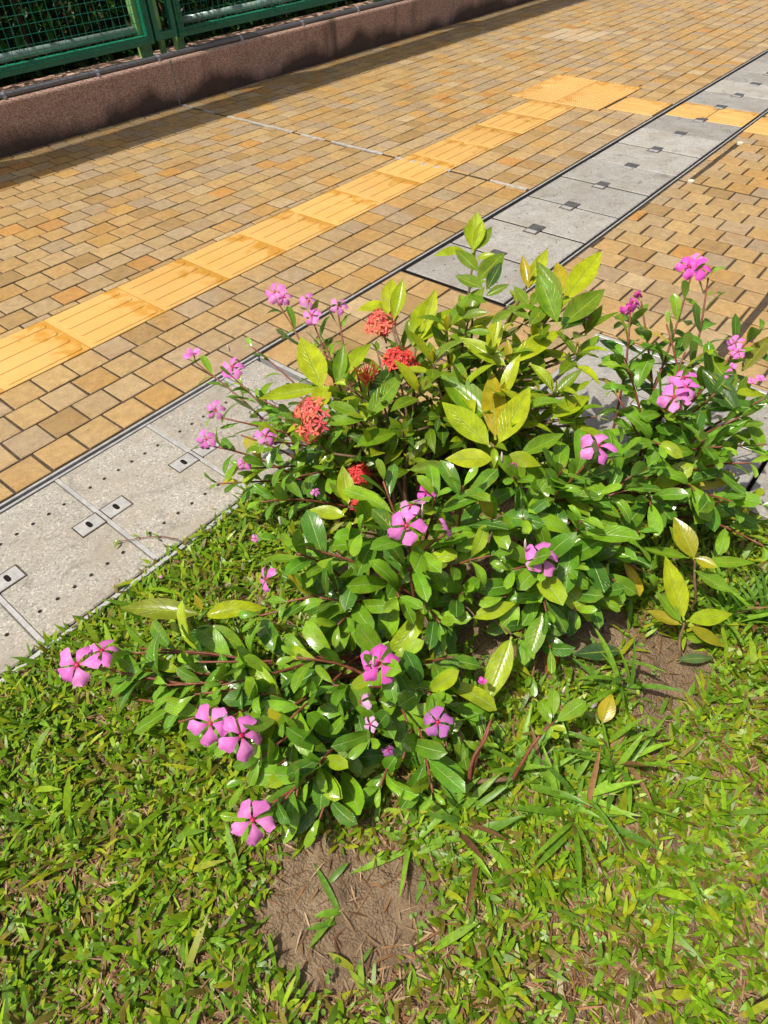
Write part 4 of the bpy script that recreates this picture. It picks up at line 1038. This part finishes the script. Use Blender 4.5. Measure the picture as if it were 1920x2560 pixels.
# --- small ixora suckers
i3 = plant('ixora_sucker', *ov(560, 1480, 0).xy, 'single ixora shoot with two long yellow-green leaves over the lawn', 'shrub')
stem(i3, curve(i3.location, ov(438, 1330, .12), 6), .004, .002, MAT['bark'])
for b_, t_, zb, dz, wr, c, va in (((437, 1328), (255, 1303), .12, .02, .72, (.20, .25, .012, 1), 0), ((438, 1332), (562, 1300), .12, .03, .85, YG2, 1), ((437, 1320), (420, 1284), .12, .02, 1.0, OR, 2), ((462, 1352), (374, 1425), .11, -.03, 1.25, (.05, .15, .02, 1), 3), ((445, 1350), (530, 1400), .11, -.02, 1.0, MG, 0), ((470, 1365), (500, 1420), .1, -.03, 1.2, OL, 1)): hero(i3, 'i', b_, t_, zb, zb+dz, wr, c, var=va)
i4 = plant('ixora_seedling', *ov(1462, 1430, 0).xy, 'small ixora seedling with splayed lime leaves on the bare soil', 'shrub')
stem(i4, curve(i4.location, ov(1478, 1345, .075), 6), .0035, .002, MAT['bark'])
for b_, t_, zb, dz, wr, c in (((1478, 1340), (1435, 1208), .08, .06, .95, YG2), ((1482, 1342), (1580, 1325), .08, .01, 1.05, YG), ((1473, 1345), (1420, 1280), .08, .03, .95, MG), ((1472, 1350), (1398, 1322), .075, .0, 1.0, (.35, .30, .02, 1)), ((1486, 1352), (1566, 1396), .075, -.03, .8, (.32, .30, .015, 1)), ((1480, 1378), (1522, 1384), .05, .0, 1.2, MG), ((1460, 1425), (1542, 1420), .03, -.005, .7, (.10, .17, .06, 1))): hero(i4, 'i', b_, t_, zb, zb+dz, wr, c)
i5 = plant('ixora_seedling', *ov(1490, 1330, 0).xy, 'ixora seedling with amber upright leaf just behind the lime seedling', 'shrub')
stem(i5, curve(i5.location, ov(1502, 1205, .13), 6), .0035, .002, MAT['bark'])
for b_, t_, zb, dz, wr, c in (((1500, 1208), (1462, 1118), .13, .05, 1.35, (.33, .33, .012, 1)), ((1500, 1205), (1548, 1228), .135, .0, 1.5, (.38, .36, .012, 1)), ((1515, 1215), (1628, 1214), .13, .01, .65, MG), ((1488, 1205), (1385, 1188), .13, .0, .65, MG), ((1500, 1232), (1577, 1280), .11, -.02, 1.1, MG), ((1495, 1205), (1450, 1140), .12, .04, 1.1, MG)): hero(i5, 'i', b_, t_, zb, zb+dz, wr, c)
i6 = plant('ixora_sucker', -.10, -1.36, 'leafy ixora sucker with limp lime leaves in the heart of the bed', 'shrub')
for q in ((752, 1095, .27), (1105, 1370, .12), (1030, 1335, .14)): ixo_stem(i6, base_at(-.10+random.uniform(-.03, .03), -1.36+random.uniform(-.05, .03)), ov(*q), 3, .05, .5, cols=DARKI)
for b_, t_, zb, dz, wr, c in (((752, 1092), (740, 1008), .27, .04, 1.2, YG), ((748, 1115), (670, 1100), .26, .0, 1.15, YG), ((760, 1132), (832, 1090), .26, .02, .9, YG), ((745, 1080), (712, 1045), .27, .02, 1.0, OL), ((1105, 1375), (1050, 1516), .13, -.05, .95, YG), ((1018, 1336), (1112, 1302), .14, .02, 1.0, YG), ((1172, 1325), (1140, 1425), .15, -.04, 1.1, MG), ((1345, 1405), (1243, 1412), .05, -.005, 1.1, (.03, .08, .025, 1))): hero(i6, 'i', b_, t_, zb, zb+dz, wr, c)
for b_, t_, zb, dz, wr, c in (((1590, 852), (1528, 752), .36, .03, 1.0, OL), ((1600, 805), (1658, 735), .37, .03, .9, (.2, .2, .02, 1)), ((1595, 892), (1518, 808), .34, .02, 1.1, DK), ((1580, 848), (1659, 848), .35, .0, .8, YG)): hero(i1, 'i', b_, t_, zb, zb+dz, wr, c)

# --- tussocks of long grass
def tussock(x, y, n, L, label, tilt=(.35, 1.2), dirs=None):
    o = plant('grass_tussock', x, y, label, 'grass')
    for k in range(n):
        a = random.uniform(0, 6.28) if dirs is None else random.choice(dirs)+random.uniform(-.5, .5)
        l = L*random.uniform(.55, 1.15); w_ = random.uniform(.007, .0115); el = random.uniform(*tilt); bn = random.uniform(.3, 1.1)
        P = o.location+Vector((random.gauss(0, .016), random.gauss(0, .016), .004)); h = Vector((math.cos(a), math.sin(a), 0)); s = Vector((-math.sin(a), math.cos(a), random.uniform(-.35, .35))).normalized()
        v = []; m = 8
        for i in range(m+1):
            t = i/m; e = el-bn*t; wv = w_*(.5+.5*min(1, t*4))*(1 if t < .55 else max(.04, 1-((t-.55)/.45)**1.6))
            if i: P = P+(h*math.cos(e)+UP*math.sin(e))*(l/m); P.z = max(P.z, gz(P.x, P.y)+.003)
            nn = s.cross(h); v += [P-s*wv/2, P+UP*(-.0012), P+s*wv/2]
        f = []
        for i in range(m): q = 3*i; f += [(q, q+1, q+4, q+3), (q+1, q+2, q+5, q+4)]
        dry = random.random() < .12
        c = np.array(random.choice(DP if dry else [(.14, .28, .02), (.18, .34, .03), (.22, .40, .03), (.12, .25, .03)]))*random.uniform(.85, 1.15)
        new_obj('blade', mesh('blade', v, f, MAT['dry' if dry else 'blade'], True, colr=np.repeat(c[None], len(v), 0), off=o.location), o)
T_ = lambda x, y: ov(x, y, 0).xy
tussock(*T_(1230, 1740), 34, .13, 'broad spreading grass tussock between the bed and the bare soil patch')
tussock(*T_(1130, 1660), 30, .12, 'grass tussock growing up through the bent red stem')
tussock(*T_(1330, 1660), 26, .12, 'grass tussock beside the bare soil with upright blades', (.7, 1.4))
tussock(*T_(900, 1830), 20, .11, 'flat grass tussock fanning out over the front soil patch', (.1, .7))
tussock(*T_(1010, 1790), 20, .11, 'grass tussock at the foot of the leaf rosette')
tussock(*T_(1560, 1330), 40, .12, 'tall dense grass tussock shaded behind the ixora seedlings', (.8, 1.5))
tussock(*T_(1640, 1340), 40, .12, 'fine grass tussock nearest the side channel covers', (.8, 1.5))
tussock(*T_(1340, 1480), 14, .12, 'thin grass tussock standing in the dark soil hollow', (.9, 1.5))
tussock(*T_(730, 1960), 5, .08, 'lone pair of grass blades hanging over the front soil patch', (.2, .9))
tussock(*T_(640, 1560), 14, .1, 'grass tussock hidden between periwinkle stems on the lawn side')

# --- fallen flowers and leaves
def fallen(x, y, dpx, c, label, wilt=.2, z=.012, missing=0):
    P = ov(x, y, 0); P.z = gz(P.x, P.y)+z; o = plant('fallen_flower', P.x, P.y, label, 'flower'); D = dpx*1.1573*pr(P)[2]/FPX
    flower(o, P, D, Vector((random.uniform(-.4, .4), random.uniform(-.4, .4), 1)), c, wilt=wilt, missing=missing)
fallen(1043, 1530, 56, WHITE, 'faded white flower fallen on the soil among grass', .1)
fallen(1172, 1652, 44, LAV, 'purple flower fallen into the grass tussock', .5, .03)
fallen(1285, 1530, 36, WHITE, 'shrivelled pale flower lying by the yellow cupped leaf', .7)
fallen(355, 1254, 16, PINK, 'pink petals fallen on the lawn near the drain covers', .3, .03, 3)
fallen(455, 1157, 16, PINK, 'pink petals fallen beside the lifted drain plates and lawn edge', .3, .03, 3)
fallen(1298, 1362, 26, WHITE, 'white petals lying in the dark soil hollow', .3, .01, 2)
yl = plant('fallen_leaf', *ov(1300, 1560, 0).xy, 'yellow cupped leaf lying on the grass beside the soil', 'leaf')
hero(yl, 'i', (1300, 1565), (1322, 1500), .03, .06, 1.5, YL_); hero(yl, 'i', (1298, 1566), (1258, 1535), .03, .03, 1.2, OL)
dl = plant('fallen_leaf', *ov(1250, 1580, 0).xy, 'rusty brown dead leaf standing in the grass', 'leaf'); hero(dl, 'i', (1255, 1605), (1235, 1560), .02, .03, 1.2, (.16, .045, .02, 1))
dl = plant('fallen_leaf', *ov(1195, 1420, 0).xy, 'brown withered leaf hanging over the soil hollow', 'leaf'); hero(dl, 'i', (1205, 1385), (1180, 1455), .06, .03, 1.1, (.30, .11, .02, 1))

# --- fly on a petal
fy = ov(492, 1549, .185); fl_ = empty('fly', fy); tag(fl_, 'small dark fly sitting on a pink petal of the paired flowers', 'insect')
b = MB(); b.tube([(fy.x-.006, fy.y+.002, fy.z+.0035), (fy.x-.002, fy.y+.001, fy.z+.0042), (fy.x+.003, fy.y, fy.z+.004), (fy.x+.006, fy.y-.001, fy.z+.0035)], [.0008, .0018, .0021, .0009], 8); b.build('body', MAT['slot'], fl_, True)
for q in (-1, 1):
    b = MB(); b.add([(fy.x+.002, fy.y, fy.z+.0062), (fy.x-.005, fy.y+.0005+q*.0035, fy.z+.0056), (fy.x-.009, fy.y+.003+q*.002, fy.z+.0052), (fy.x-.005, fy.y+.0015, fy.z+.006)], [(0, 1, 2, 3)]); b.build('wing', MAT['pipe'], fl_)
for q in range(6):
    b = MB(); a = (q % 3-1)*.6+(0 if q < 3 else math.pi)+math.pi/2; P = fy+Vector((.001, 0, .0038)); b.tube([P, P+Vector((math.cos(a)*.004, math.sin(a)*.004, .001)), P+Vector((math.cos(a)*.006, math.sin(a)*.006, -.004))], .0003, 4); b.build('leg', MAT['slot'], fl_)
# --- runner creeping over the cover
rn = empty('grass_runner', ov(375, 1160, 0)); tag(rn, 'thin red grass runner creeping from the lawn onto the drain cover', 'grass')
pts = [ov(385, 1165, .012), ov(350, 1158, .009), ov(315, 1160, .006), ov(285, 1165, .006), ov(258, 1170, .005)]; stem(rn, pts, .0013, .0009, MAT['stem'])
for x, y, a in ((258, 1170, 200), (262, 1168, 150), (300, 1162, 100), (320, 1160, 60), (345, 1158, 120), (335, 1160, 260)):
    P = ov(x, y, .007); d = Vector((math.cos(R_(a)), math.sin(R_(a)), .35)); leaf(rn, 'i', P, d, UP, .022, .7, (.2, .33, .02, 1))
